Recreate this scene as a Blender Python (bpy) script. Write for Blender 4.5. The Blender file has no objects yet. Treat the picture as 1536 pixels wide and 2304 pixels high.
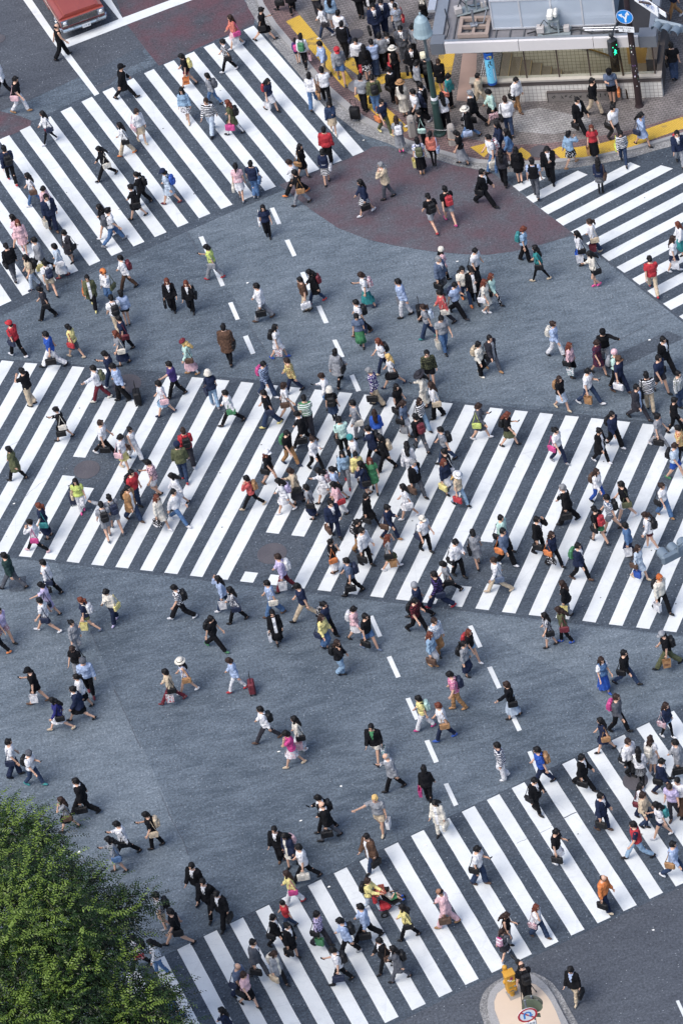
import bpy, bmesh, math, random
import numpy as np
from mathutils import Vector, Matrix, noise
from mathutils.geometry import tessellate_polygon
random.seed(7)
rng = np.random.default_rng(11)
PI = math.pi
SC = bpy.context.scene
COL = SC.collection
sin, cos, rad = math.sin, math.cos, math.radians

# ------------------------------------------------------------------ camera
W_, H_ = 1536.0, 2304.0
FPX, PITCH, ROLL, CAMH = 9531.8, 0.753346, -0.197039, 97.751
YC = -CAMH / math.tan(PITCH)
R3 = Vector((1, 0, 0)); F3 = Vector((0, cos(PITCH), -sin(PITCH))); U3 = Vector((0, sin(PITCH), cos(PITCH)))
CX3 = R3 * cos(ROLL) + U3 * sin(ROLL)
CY3 = -R3 * sin(ROLL) + U3 * cos(ROLL)
CAMP = Vector((0, YC, CAMH))
def G(px, py, z=0.0):
    """the point at height z that the photograph shows at this pixel"""
    d = CX3 * ((px - 768) / FPX) + CY3 * (-(py - 1152) / FPX) + F3
    t = (z - CAMP.z) / d.z
    return CAMP + d * t
def PX(p):
    v = Vector(p) - CAMP
    d = v.dot(F3)
    return 768 + FPX * v.dot(CX3) / d, 1152 - FPX * v.dot(CY3) / d
def zat(base, py):
    """height above base that shows at picture row py"""
    lo, hi = -5.0, 20.0
    for _ in range(40):
        m = (lo + hi) / 2
        if PX((base.x, base.y, m))[1] > py: lo = m
        else: hi = m
    return (lo + hi) / 2

cam = bpy.data.cameras.new('camera'); co = bpy.data.objects.new('camera', cam); COL.objects.link(co)
cam.sensor_fit = 'VERTICAL'; cam.sensor_height = 36; cam.lens = FPX / H_ * 36
cam.clip_start = 1; cam.clip_end = 2000
M = Matrix((CX3, CY3, -F3)).transposed().to_4x4(); M.translation = CAMP
co.matrix_world = M
SC.camera = co
SC.render.resolution_x = 682; SC.render.resolution_y = 1024

# ------------------------------------------------------------------ light
w = bpy.data.worlds.new('World'); SC.world = w; w.use_nodes = True
nt = w.node_tree; bg = nt.nodes['Background']
sky = nt.nodes.new('ShaderNodeTexSky'); sky.sky_type = 'NISHITA'; sky.sun_disc = False
SUN_EL, SUN_AZ = rad(58), rad(-128)      # azimuth from +Y towards +X
sky.sun_elevation = SUN_EL; sky.sun_rotation = SUN_AZ
sky.air_density = 1.0; sky.dust_density = 3.0; sky.ozone_density = 1.0
bg.inputs['Strength'].default_value = 0.125
nt.links.new(sky.outputs[0], bg.inputs['Color'])
sl = bpy.data.lights.new('sun', 'SUN'); sl.energy = 1.5; sl.angle = rad(34); sl.color = (1, 0.96, 0.9)
so = bpy.data.objects.new('sun', sl); COL.objects.link(so)
sd = Vector((sin(SUN_AZ) * cos(SUN_EL), cos(SUN_AZ) * cos(SUN_EL), sin(SUN_EL)))
so.rotation_euler = (-sd).to_track_quat('-Z', 'Y').to_euler()
so.location = (0, 0, 60)
SC.view_settings.view_transform = 'Standard'; SC.view_settings.look = 'None'
SC.view_settings.exposure = 0.86; SC.view_settings.gamma = 1.0
SC.cycles.max_bounces = 5; SC.cycles.diffuse_bounces = 3; SC.cycles.glossy_bounces = 2; SC.cycles.transmission_bounces = 4

# ------------------------------------------------------------------ materials
def lin(h):
    h = h.lstrip('#'); out = []
    for i in (0, 2, 4):
        c = int(h[i:i+2], 16) / 255
        out.append(c / 12.92 if c <= 0.04045 else ((c + 0.055) / 1.055) ** 2.4)
    return tuple(out)
HEX = dict(k='15161b', K='34343c', w='dcdde0', W='d9d3c4', g='8d9198', G='565a63', n='222d49', b='2356b5', B='9fb4d6', r='bb2230', R='722533',
           p='dfb3ba', P='d03888', o='de7a26', y='e2d47c', e='c9b596', t='ab7d4b', s='5c4334', l='3d8757', L='5a5f40', T='1f8a8c', j='4c729f',
           J='2f415f', z='89abc8', Z='b6c7d8', M='b3d9cd', m='b98f9a', a='d5725c', c='c9504e', v='4a3a78', V='bcb0d6', i='2f3277', S='5c6d88',
           F='27403f', Y='c3d45c', q='d0dc2c')
CN = dict(k='black', K='charcoal', w='white', W='cream', g='grey', G='dark grey', n='navy', b='blue', B='light blue', r='red', R='maroon',
          p='pale pink', P='magenta', o='orange', y='pale yellow', e='beige', t='tan', s='brown', l='green', L='olive', T='teal', j='denim blue',
          J='dark blue', z='faded blue', Z='pale blue', M='mint', m='multicoloured', a='coral', c='coral red', v='purple', V='lavender', i='indigo',
          S='slate blue', F='dark green', Y='lime', q='neon yellow')
MATS = {}
def node_mat(name):
    m = bpy.data.materials.new(name); m.use_nodes = True
    nt = m.node_tree; b = nt.nodes['Principled BSDF']
    return m, nt, b
def N(nt, t, **kw):
    n = nt.nodes.new(t)
    for k, v in kw.items(): setattr(n, k, v)
    return n
def L(nt, a, b): nt.links.new(a, b)
def val(nt, sock, v): sock.default_value = v
def mapping(nt, coord='Object', scale=(1, 1, 1), rot=(0, 0, 0)):
    tc = N(nt, 'ShaderNodeTexCoord'); mp = N(nt, 'ShaderNodeMapping')
    mp.inputs['Scale'].default_value = scale; mp.inputs['Rotation'].default_value = rot
    L(nt, tc.outputs[coord], mp.inputs['Vector']); return mp.outputs[0]
def noise_n(nt, vec, scale, detail=3, rough=0.5):
    n = N(nt, 'ShaderNodeTexNoise'); n.inputs['Scale'].default_value = scale; n.inputs['Detail'].default_value = detail
    n.inputs['Roughness'].default_value = rough; L(nt, vec, n.inputs['Vector']); return n.outputs['Fac']
def ramp(nt, fac, stops, interp='LINEAR'):
    r = N(nt, 'ShaderNodeValToRGB'); cr = r.color_ramp; cr.interpolation = interp
    while len(cr.elements) < len(stops): cr.elements.new(0.5)
    for e, (p, c) in zip(cr.elements, stops):
        e.position = p; e.color = (*c, 1) if not isinstance(c, (int, float)) else (c, c, c, 1)
    L(nt, fac, r.inputs['Fac']); return r.outputs['Color']
def mix(nt, fac, a, b, mode='MIX'):
    m = N(nt, 'ShaderNodeMix', data_type='RGBA', blend_type=mode)
    for s, v in ((m.inputs[0], fac), (m.inputs[6], a), (m.inputs[7], b)):
        if isinstance(v, (int, float)): s.default_value = v
        elif isinstance(v, tuple): s.default_value = (*v, 1)
        else: L(nt, v, s)
    return m.outputs[2]
def math_n(nt, op, a, b=None):
    m = N(nt, 'ShaderNodeMath', operation=op)
    for s, v in ((m.inputs[0], a), (m.inputs[1], b)):
        if v is None: continue
        if isinstance(v, (int, float)): s.default_value = v
        else: L(nt, v, s)
    return m.outputs[0]
def bump(nt, b, h, strength=0.3, dist=0.01):
    n = N(nt, 'ShaderNodeBump'); n.inputs['Strength'].default_value = strength; n.inputs['Distance'].default_value = dist
    L(nt, h, n.inputs['Height']); L(nt, n.outputs[0], b.inputs['Normal'])
def plain(name, col, rough=0.6, metal=0.0, var=0.12, scale=6, spec=0.5, emit=0):
    if name in MATS: return MATS[name]
    m, nt, b = node_mat(name)
    c = lin(col) if isinstance(col, str) else col
    v = mapping(nt); f = noise_n(nt, v, scale, 4)
    L(nt, mix(nt, f, tuple(x * (1 - var) for x in c), tuple(min(1, x * (1 + var)) for x in c)), b.inputs['Base Color'])
    b.inputs['Roughness'].default_value = rough; b.inputs['Metallic'].default_value = metal
    b.inputs['Specular IOR Level'].default_value = spec
    if emit:
        b.inputs['Emission Color'].default_value = (*c, 1); b.inputs['Emission Strength'].default_value = emit
    MATS[name] = m; return m
def cloth(code, kind='cloth'):
    """fabric: a colour letter, or two with a pattern mark between (| stripes, # checks, * print, = small chest print)"""
    key = (kind, code)
    if key in MATS: return MATS[key]
    m, nt, b = node_mat('%s_%s' % (kind, CN.get(code[0], 'x').replace(' ', '_')))
    def dull(h):
        q = lin(h); l = .3 * q[0] + .6 * q[1] + .1 * q[2]; return tuple(l * .17 + x * .83 for x in q)
    c = dull(HEX[code[0]]); v = mapping(nt)
    if code[0] == 'm': code = 'm*w'
    fold = noise_n(nt, mapping(nt, scale=(1, 1, .55)), 11, 3)
    base = None
    if len(code) > 2 and code[1] in '|#*':
        c2 = dull(HEX[code[2]])
        if code[1] == '|':
            wv = N(nt, 'ShaderNodeTexWave', bands_direction='Z'); wv.inputs['Scale'].default_value = 4.6; L(nt, v, wv.inputs['Vector'])
            base = ramp(nt, wv.outputs['Fac'], [(0, c), (0.48, c), (0.52, c2)])
        elif code[1] == '#':
            a = N(nt, 'ShaderNodeTexWave', bands_direction='Z'); a.inputs['Scale'].default_value = 5; L(nt, v, a.inputs['Vector'])
            d = N(nt, 'ShaderNodeTexWave', bands_direction='Y'); d.inputs['Scale'].default_value = 5; L(nt, v, d.inputs['Vector'])
            e = N(nt, 'ShaderNodeTexWave', bands_direction='X'); e.inputs['Scale'].default_value = 5; L(nt, v, e.inputs['Vector'])
            s = math_n(nt, 'MAXIMUM', d.outputs['Fac'], e.outputs['Fac'])
            s = math_n(nt, 'ADD', math_n(nt, 'GREATER_THAN', s, .6), math_n(nt, 'GREATER_THAN', a.outputs['Fac'], .55))
            base = mix(nt, math_n(nt, 'MULTIPLY', s, 0.5), c, c2)
        else:
            vo = N(nt, 'ShaderNodeTexVoronoi'); vo.inputs['Scale'].default_value = 17; L(nt, v, vo.inputs['Vector'])
            base = ramp(nt, vo.outputs['Distance'], [(0, c2), (0.36, c2), (0.44, c)])
    if base is None:
        base = mix(nt, 0.0, c, c)
    L(nt, mix(nt, ramp(nt, fold, [(0.36, 0.0), (0.62, 1.0)]), mix(nt, 1.0, base, (.66, .66, .70), 'MULTIPLY'), base), b.inputs['Base Color'])  # fold shade painted into the colour: hollows darker, same noise as the bump
    b.inputs['Roughness'].default_value = 0.62 if kind == 'bag' else 0.9
    b.inputs['Specular IOR Level'].default_value = 0.35 if kind == 'bag' else 0.15
    bump(nt, b, fold, 1.0, 0.035)
    MATS[key] = m; return m

# ------------------------------------------------------------------ mesh helpers
def mk(name, verts, faces, mat=None, parent=None, smooth=False):
    me = bpy.data.meshes.new(name); me.from_pydata([tuple(v) for v in verts], [], faces); me.update()
    if mat is not None:
        for m in (mat if isinstance(mat, (list, tuple)) else [mat]): me.materials.append(m)
    if smooth: me.polygons.foreach_set('use_smooth', [True] * len(me.polygons))
    o = bpy.data.objects.new(name, me); COL.objects.link(o)
    if parent: o.parent = parent
    return o
def tag(o, label=None, cat=None, group=None, kind=None):
    if label: o['label'] = label
    if cat: o['category'] = cat
    if group: o['group'] = group
    if kind: o['kind'] = kind
    return o
def empty(name, loc=(0, 0, 0), rz=0.0):
    o = bpy.data.objects.new(name, None); COL.objects.link(o); o.location = loc; o.rotation_euler = (0, 0, rz); o.empty_display_size = .2
    return o
class MB:
    """collects solids, builds one mesh"""
    def __init__(s): s.v = []; s.f = []; s.mi = []; s.cur = 0
    def add(s, vs, fs):
        n = len(s.v); s.v += [Vector(v) for v in vs]; s.f += [tuple(i + n for i in f) for f in fs]; s.mi += [s.cur] * len(fs)
    def box(s, c, d, rz=0, m=None):
        x, y, z = d[0] / 2, d[1] / 2, d[2] / 2
        vs = [Vector((sx * x, sy * y, sz * z)) for sz in (-1, 1) for sy in (-1, 1) for sx in (-1, 1)]
        R = m if m is not None else Matrix.Rotation(rz, 3, 'Z')
        s.add([R @ v + Vector(c) for v in vs], [(0, 2, 3, 1), (4, 5, 7, 6), (0, 1, 5, 4), (2, 6, 7, 3), (0, 4, 6, 2), (1, 3, 7, 5)])
    def rbox(s, c, d, r=0.02, m=None):
        """box with chamfered edges"""
        x, y, z = d[0] / 2, d[1] / 2, d[2] / 2; r = min(r, x * .9, y * .9, z * .9)
        R = m if m is not None else Matrix.Identity(3)
        rings = [(-z, x - r, y - r), (-z + r, x, y), (z - r, x, y), (z, x - r, y - r)]
        vs = []
        for zz, a, b in rings:
            q = r if a == x else 0
            for px, py in ((-a + q, -b), (a - q, -b), (a, -b + q), (a, b - q), (a - q, b), (-a + q, b), (-a, b - q), (-a, -b + q)):
                vs.append(R @ Vector((px, py, zz)) + Vector(c))
        fs = [tuple(range(7, -1, -1)), tuple(range(24, 32))]
        for k in range(3):
            for i in range(8):
                j = (i + 1) % 8; fs.append((k * 8 + i, k * 8 + j, k * 8 + 8 + j, k * 8 + 8 + i))
        s.add(vs, fs)
    def loft(s, rings, caps=True):
        n = len(rings[0]); vs = [v for r in rings for v in r]; fs = []
        for k in range(len(rings) - 1):
            for i in range(n):
                j = (i + 1) % n; fs.append((k * n + i, k * n + j, (k + 1) * n + j, (k + 1) * n + i))
        if caps: fs += [tuple(range(n - 1, -1, -1)), tuple(range((len(rings) - 1) * n, len(rings) * n))]
        s.add(vs, fs)
    def cyl(s, p0, p1, r0, r1=None, n=12, caps=True):
        r1 = r0 if r1 is None else r1
        p0, p1 = Vector(p0), Vector(p1); d = (p1 - p0).normalized()
        a = d.orthogonal().normalized(); b = d.cross(a)
        s.loft([[p + (a * cos(t * 2 * PI / n) + b * sin(t * 2 * PI / n)) * r for t in range(n)] for p, r in ((p0, r0), (p1, r1))], caps)
    def tube(s, pts, r, n=6):
        pts = [Vector(p) for p in pts]; rings = []
        a = None
        for i, p in enumerate(pts):
            d = (pts[min(i + 1, len(pts) - 1)] - pts[max(i - 1, 0)]).normalized()
            a = (d.orthogonal() if a is None else (a - d * a.dot(d))).normalized(); b = d.cross(a)
            rr = r[i] if isinstance(r, (list, tuple)) else r
            rings.append([p + (a * cos(t * 2 * PI / n) + b * sin(t * 2 * PI / n)) * rr for t in range(n)])
        s.loft(rings)
    def ell(s, c, r, m=None, nu=12, nv=8):
        R = m if m is not None else Matrix.Identity(3); c = Vector(c); vs = [c + R @ Vector((0, 0, -r[2]))]
        for j in range(1, nv):
            t = -PI / 2 + PI * j / nv
            for i in range(nu):
                p = 2 * PI * i / nu
                vs.append(c + R @ Vector((r[0] * cos(t) * cos(p), r[1] * cos(t) * sin(p), r[2] * sin(t))))
        vs.append(c + R @ Vector((0, 0, r[2]))); fs = []
        for i in range(nu):
            fs.append((0, 1 + (i + 1) % nu, 1 + i)); e = len(vs) - 1 - nu
            fs.append((len(vs) - 1, e + i, e + (i + 1) % nu))
        for j in range(nv - 2):
            for i in range(nu):
                a = 1 + j * nu + i; b = 1 + j * nu + (i + 1) % nu; fs.append((a, b, b + nu, a + nu))
        s.add(vs, fs)
    def cap(s, p0, p1, r0, r1, n=10):
        s.ell(p0, (r0,) * 3, nu=n, nv=6); s.ell(p1, (r1,) * 3, nu=n, nv=6); s.cyl(p0, p1, r0, r1, n)
    def lathe(s, c, prof, n=24):
        c = Vector(c)
        s.loft([[c + Vector((max(r, 1e-4) * cos(2 * PI * i / n), max(r, 1e-4) * sin(2 * PI * i / n), z)) for i in range(n)] for r, z in prof])
    def mesh(s, name, mats=None, smooth=False):
        me = bpy.data.meshes.new(name); me.from_pydata([tuple(v) for v in s.v], [], s.f)
        for m in (mats or []): me.materials.append(m)
        if mats and len(mats) > 1: me.polygons.foreach_set('material_index', s.mi)
        if smooth: me.polygons.foreach_set('use_smooth', [True] * len(me.polygons))
        me.update(); return me
    def build(s, name, mats, parent=None, smooth=False, loc=None):
        mats = mats if isinstance(mats, (list, tuple)) else [mats]
        o = bpy.data.objects.new(name, s.mesh(name, mats, smooth)); COL.objects.link(o)
        if parent: o.parent = parent
        if loc is not None: o.location = loc
        return o
def remesh(mb, name, voxel, smooth_it=2, folds=0.0, seed=0):
    """one closed skin around the solids"""
    o = bpy.data.objects.new('tmp', mb.mesh('tmp')); COL.objects.link(o)
    m = o.modifiers.new('r', 'REMESH'); m.mode = 'VOXEL'; m.voxel_size = voxel; m.use_smooth_shade = True
    if smooth_it:
        q = o.modifiers.new('s', 'SMOOTH'); q.factor = 0.5; q.iterations = smooth_it
    dg = bpy.context.evaluated_depsgraph_get(); dg.update()
    me = bpy.data.meshes.new_from_object(o.evaluated_get(dg)); me.name = name
    old = o.data; bpy.data.objects.remove(o); bpy.data.meshes.remove(old)
    if folds:
        n = len(me.vertices); c = np.empty(n * 3); me.vertices.foreach_get('co', c); c = c.reshape(-1, 3)
        nr = np.empty(n * 3); me.vertex_normals.foreach_get('vector', nr); nr = nr.reshape(-1, 3)
        h = np.sin(c[:, 2] * 46 + 3 * np.sin(c[:, 1] * 17 + seed) + seed) * np.sin(c[:, 1] * 27 + c[:, 0] * 19 + seed * 2) + .6 * np.sin(c[:, 2] * 21 + c[:, 0] * 40 + seed)
        c += nr * (h * folds)[:, None]
        me.vertices.foreach_set('co', c.ravel()); me.update()
    return me
def poly(name, pts, z, mat, holes=(), parent=None, px=True, zpix=None):
    """flat sheet; pts are picture points of its outline on the ground"""
    zz = z if zpix is None else zpix
    loops = [[(lambda g: Vector((g.x, g.y, z)))(G(*p, zz)) if px else Vector((p[0], p[1], z)) for p in lp] for lp in [pts, *holes]]
    tri = tessellate_polygon(loops); vs = [v for lp in loops for v in lp]
    me = bpy.data.meshes.new(name); me.from_pydata([tuple(v) for v in vs], [], [tuple(t) for t in tri])
    bm = bmesh.new(); bm.from_mesh(me); bmesh.ops.recalc_face_normals(bm, faces=bm.faces)
    if sum(f.normal.z for f in bm.faces) < 0: bmesh.ops.reverse_faces(bm, faces=bm.faces)
    bm.to_mesh(me); bm.free()
    me.materials.append(mat); o = bpy.data.objects.new(name, me); COL.objects.link(o)
    if parent: o.parent = parent
    return o
PAVE_Z, ISL_Z = 0.09, 0.15
# ------------------------------------------------------------------ ground materials
def asphalt(name, dark, light, speck=0.5, red=None, blot=0.5):
    m, nt, b = node_mat(name); v = mapping(nt)
    big = math_n(nt, 'ADD', math_n(nt, 'MULTIPLY', noise_n(nt, v, .30, 4, .6), .6), math_n(nt, 'MULTIPLY', noise_n(nt, v, .085, 3, .5), .4)); mid = noise_n(nt, mapping(nt, scale=(1, 3.2, 1), rot=(0, 0, rad(-28))), 1.1, 5, .65)
    f = math_n(nt, 'ADD', math_n(nt, 'MULTIPLY', big, .55), math_n(nt, 'MULTIPLY', mid, .45))
    c = ramp(nt, f, [(.40, dark), (.60, light)])
    fine = noise_n(nt, v, 13, 4, .85)
    c = mix(nt, 1.0, c, ramp(nt, fine, [(.35, .58), (.5, .96), (.64, 1.03 + speck)]), 'MULTIPLY')
    vo = N(nt, 'ShaderNodeTexVoronoi'); vo.inputs['Scale'].default_value = 9; vo.inputs['Randomness'].default_value = 1; L(nt, v, vo.inputs['Vector'])
    pick = N(nt, 'ShaderNodeSeparateColor'); L(nt, vo.outputs['Color'], pick.inputs[0])
    grain = math_n(nt, 'MULTIPLY', math_n(nt, 'LESS_THAN', vo.outputs['Distance'], .16), math_n(nt, 'GREATER_THAN', pick.outputs[0], .80))
    c = mix(nt, math_n(nt, 'MULTIPLY', grain, .55), c, (.36, .40, .44))
    vg = N(nt, 'ShaderNodeTexVoronoi'); vg.inputs['Scale'].default_value = 1.7; L(nt, v, vg.inputs['Vector'])
    pk = N(nt, 'ShaderNodeSeparateColor'); L(nt, vg.outputs['Color'], pk.inputs[0])
    gum = math_n(nt, 'MULTIPLY', math_n(nt, 'LESS_THAN', vg.outputs['Distance'], .055), math_n(nt, 'GREATER_THAN', pk.outputs[1], .72))
    c = mix(nt, math_n(nt, 'MULTIPLY', gum, .6), c, (.03, .032, .036))
    if red:
        rn = noise_n(nt, v, .75, 6, .62); c = mix(nt, ramp(nt, rn, [(.38, .05), (.62, .95)]), c, mix(nt, 1.0, red, ramp(nt, fine, [(.3, .6), (.6, 1.25)]), 'MULTIPLY'))
    L(nt, c, b.inputs['Base Color']); b.inputs['Roughness'].default_value = .9; b.inputs['Specular IOR Level'].default_value = .25
    bump(nt, b, fine, .35, .01); return m
ROAD = asphalt('asphalt_grey', (.056, .074, .096), (.118, .146, .178))
ROADD = asphalt('asphalt_dark', (.056, .064, .080), (.078, .089, .108), .4)
ROADX = asphalt('asphalt_crossing', (.040, .052, .070), (.068, .085, .108), .6)
PATCH = asphalt('asphalt_patch', (.052, .064, .082), (.074, .090, .112), .5)
REDP = asphalt('red_paving', (.07, .076, .092), (.095, .10, .118), .4, red=(.088, .060, .073))
REDD = asphalt('dark_red_paving', (.05, .054, .066), (.08, .084, .1), .3, red=(.092, .050, .062))
def paint_mat(name='road_paint', base=(.62, .65, .665)):
    m, nt, b = node_mat(name); v = mapping(nt)
    a = noise_n(nt, v, 2.2, 5, .6); fine = noise_n(nt, v, 26, 4, .75); stain = noise_n(nt, mapping(nt, scale=(1, 1, 1), rot=(0, 0, .6)), .7, 4, .6)
    c = mix(nt, ramp(nt, stain, [(.40, 0.0), (.72, 1.0)]), base, tuple(x * .84 for x in base))
    c = mix(nt, ramp(nt, a, [(.54, 0.0), (.72, .42)]), c, (.42, .45, .48)); c = mix(nt, ramp(nt, noise_n(nt, mapping(nt, scale=(1, 7, 1), rot=(0, 0, rad(-28))), .9, 5, .7), [(.58, 0), (.72, .38)]), c, (.36, .39, .43))
    vo = N(nt, 'ShaderNodeTexVoronoi', feature='DISTANCE_TO_EDGE'); vo.inputs['Scale'].default_value = .30; L(nt, mix(nt, .08, v, noise_n(nt, v, 3, 3)), vo.inputs['Vector'])
    c = mix(nt, math_n(nt, 'MULTIPLY', math_n(nt, 'LESS_THAN', vo.outputs['Distance'], .004), .16), c, (.35, .38, .41))
    vg = N(nt, 'ShaderNodeTexVoronoi'); vg.inputs['Scale'].default_value = 1.9; L(nt, v, vg.inputs['Vector'])
    pk = N(nt, 'ShaderNodeSeparateColor'); L(nt, vg.outputs['Color'], pk.inputs[0])
    gum = math_n(nt, 'MULTIPLY', math_n(nt, 'LESS_THAN', vg.outputs['Distance'], .06), math_n(nt, 'GREATER_THAN', pk.outputs[1], .76))
    c = mix(nt, math_n(nt, 'MULTIPLY', gum, .85), c, (.04, .045, .05))
    worn = math_n(nt, 'MULTIPLY', math_n(nt, 'GREATER_THAN', fine, .60), .30)
    c = mix(nt, worn, c, (.30, .33, .37))
    L(nt, c, b.inputs['Base Color']); b.inputs['Roughness'].default_value = .8; b.inputs['Specular IOR Level'].default_value = .3; return m
PAINT = paint_mat()
def brick_mat(name, c1_, c2_, mortar, sx=.20, sy=.10, rot=.5, ms=.012):
    m, nt, b = node_mat(name); v = mapping(nt, rot=(0, 0, rot))
    br = N(nt, 'ShaderNodeTexBrick'); br.inputs['Scale'].default_value = 1; br.inputs['Brick Width'].default_value = sx; br.inputs['Row Height'].default_value = sy
    br.inputs['Mortar Size'].default_value = ms; br.inputs['Bias'].default_value = 0; L(nt, v, br.inputs['Vector'])
    br.inputs['Color1'].default_value = (*c1_, 1); br.inputs['Color2'].default_value = (*c2_, 1); br.inputs['Mortar'].default_value = (*mortar, 1)
    st = noise_n(nt, v, .8, 5, .65); fn = noise_n(nt, v, 14, 3, .7)
    c = mix(nt, 1.0, br.outputs['Color'], ramp(nt, st, [(.32, .62), (.62, 1.12)]), 'MULTIPLY'); c = mix(nt, 1.0, c, ramp(nt, fn, [(.3, .8), (.7, 1.2)]), 'MULTIPLY')
    vg = N(nt, 'ShaderNodeTexVoronoi'); vg.inputs['Scale'].default_value = 3.2; L(nt, v, vg.inputs['Vector'])
    pk = N(nt, 'ShaderNodeSeparateColor'); L(nt, vg.outputs['Color'], pk.inputs[0])
    gum = math_n(nt, 'MULTIPLY', math_n(nt, 'LESS_THAN', vg.outputs['Distance'], .09), math_n(nt, 'GREATER_THAN', pk.outputs[1], .6))
    c = mix(nt, math_n(nt, 'MULTIPLY', gum, .7), c, (.03, .03, .033))
    L(nt, c, b.inputs['Base Color']); b.inputs['Roughness'].default_value = .85; bump(nt, b, br.outputs['Fac'], -.4, .01); return m
BRICK = brick_mat('paving_bricks', (.155, .140, .140), (.200, .182, .180), (.07, .064, .064), rot=.55)
BRICKR = brick_mat('red_paving_bricks', (.150, .095, .098), (.185, .120, .120), (.06, .05, .052), rot=.55)
BRICKL = brick_mat('pale_paving_bricks', (.26, .255, .262), (.31, .305, .31), (.12, .118, .12), rot=.55)
GRAN = plain('granite_kerb', '8f8f90', .85, var=.35, scale=22)
def granite():
    m, nt, b = node_mat('granite_gutter'); v = mapping(nt); f = noise_n(nt, v, 16, 5, .8); g = noise_n(nt, v, .9, 4)
    c = ramp(nt, f, [(.38, (.10, .105, .11)), (.55, (.24, .24, .245)), (.66, (.42, .42, .42))]); c = mix(nt, 1.0, c, ramp(nt, g, [(.3, .7), (.7, 1.2)]), 'MULTIPLY')
    L(nt, c, b.inputs['Base Color']); b.inputs['Roughness'].default_value = .9; return m
GUT = granite()
def tactile(name='yellow_tactile_tiles', base=(.62, .40, .055)):
    m, nt, b = node_mat(name); v = mapping(nt, rot=(0, 0, rad(-33)), scale=(14, 14, 14))
    w1 = N(nt, 'ShaderNodeTexWave', bands_direction='X'); w1.inputs['Scale'].default_value = .32; L(nt, v, w1.inputs['Vector'])
    w2 = N(nt, 'ShaderNodeTexWave', bands_direction='Y'); w2.inputs['Scale'].default_value = .32; L(nt, v, w2.inputs['Vector'])
    d = math_n(nt, 'MULTIPLY', w1.outputs['Fac'], w2.outputs['Fac']); n = noise_n(nt, mapping(nt), 1.6, 5, .7); fn = noise_n(nt, mapping(nt), 20, 3, .8)
    c = ramp(nt, d, [(.15, tuple(x * .72 for x in base)), (.5, base)]); c = mix(nt, ramp(nt, n, [(.56, 0), (.68, .8)]), c, (.10, .085, .07)); c = mix(nt, 1.0, c, ramp(nt, fn, [(.3, .75), (.7, 1.15)]), 'MULTIPLY')
    L(nt, c, b.inputs['Base Color']); b.inputs['Roughness'].default_value = .75; bump(nt, b, d, .5, .01); return m
TACT = tactile()
IRON = plain('cast_iron', '56545a', .7, .3, var=.3, scale=30)

# ------------------------------------------------------------------ station entrance frame
E0 = G(1068, 232, PAVE_Z); E1 = G(1491, 218, PAVE_Z)
EU = (E1 - E0); EL = EU.length; EU.normalize(); EV = Vector((-EU.y, EU.x, 0))
def ent(u, v, z=0.0): return Vector((E0.x, E0.y, 0)) + EU * u + EV * v + Vector((0, 0, z))
EM = Matrix((EU, EV, Vector((0, 0, 1)))).transposed()
def entuv(px, py, z):
    d = G(px, py, z) - Vector((E0.x, E0.y, z)); return d.dot(EU), d.dot(EV)
HU0, HU1, HV0, HV1 = 0.72, EL - 1.35, 0.30, 3.00
hole = [(lambda p: (p.x, p.y))(ent(u, v)) for u, v in ((HU0, HV0), (HU1, HV0), (HU1, HV1), (HU0, HV1))]
road = poly('road', [(-220, -220), (220, -220), (220, 220), (-220, 220)], 0.0, ROAD, holes=[hole], px=False); tag(road, kind='structure')
def sheet(name, pts, z, mat, **k): return tag(poly(name, pts, z, mat, **k), kind='structure')
sheet('road_dark_asphalt', [(-300, 360), (0, 250), (60, 228), (178, 172), (225, 214), (326, 110), (290, 58), (400, 12), (440, -40), (440, -300), (-300, -300)], .003, ROADD)
sheet('road_dark_asphalt', [(1016, 2238), (1105, 2196), (1536, 1992), (1900, 1810), (1900, 2700), (300, 2700), (860, 2312)], .003, ROADD)
sheet('road_crossing_asphalt', [(-90, 345), (0, 306), (300, 168), (360, 140), (570, 48), (610, 90), (840, 335), (818, 352), (500, 486), (150, 640), (-60, 740)], .005, ROADX)
sheet('road_crossing_asphalt', [(-60, 803), (200, 822), (560, 853), (900, 890), (1536, 956), (1700, 975), (1700, 1452), (1536, 1431), (1000, 1370), (400, 1299), (-100, 1240)], .003, ROADX)
sheet('road_crossing_asphalt', [(1130, 395), (1210, 400), (1300, 380), (1425, 352), (1700, 250), (1700, 860), (1560, 745), (1290, 530)], .003, ROADX)
sheet('road_crossing_asphalt', [(310, 2180), (700, 1985), (1150, 1770), (1536, 1586), (1800, 1460), (1800, 1870), (1536, 1992), (1000, 2248), (860, 2318), (560, 2460), (300, 2460)], .005, ROADX)
sheet('red_paving_path', [(628, 416), (650, 432), (700, 472), (760, 513), (825, 538), (890, 553), (968, 565), (1046, 572), (1098, 573), (1160, 565), (1214, 551), (1288, 529), (1283, 521), (1215, 470), (1150, 417), (1100, 386), (1030, 374), (960, 354), (870, 328), (838, 330), (816, 343), (750, 371), (690, 394)], .007, REDP)
sheet('red_paving_path', [(287, 56), (340, 34), (400, 11), (430, 0), (470, -60), (545, -60), (549, 0), (575, 36), (571, 54), (480, 92), (358, 148), (325, 107)], .009, REDD)
sheet('red_paving_path', [(254, -30), (276, 40), (383, 0), (440, -30)], .007, REDD)
sheet('red_paving_path', [(-60, 280), (0, 250), (50, 262), (72, 272), (68, 286), (0, 314), (-60, 340)], .009, REDD)
ROADL = asphalt('asphalt_worn', (.076, .098, .122), (.140, .170, .202), .5)
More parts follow.
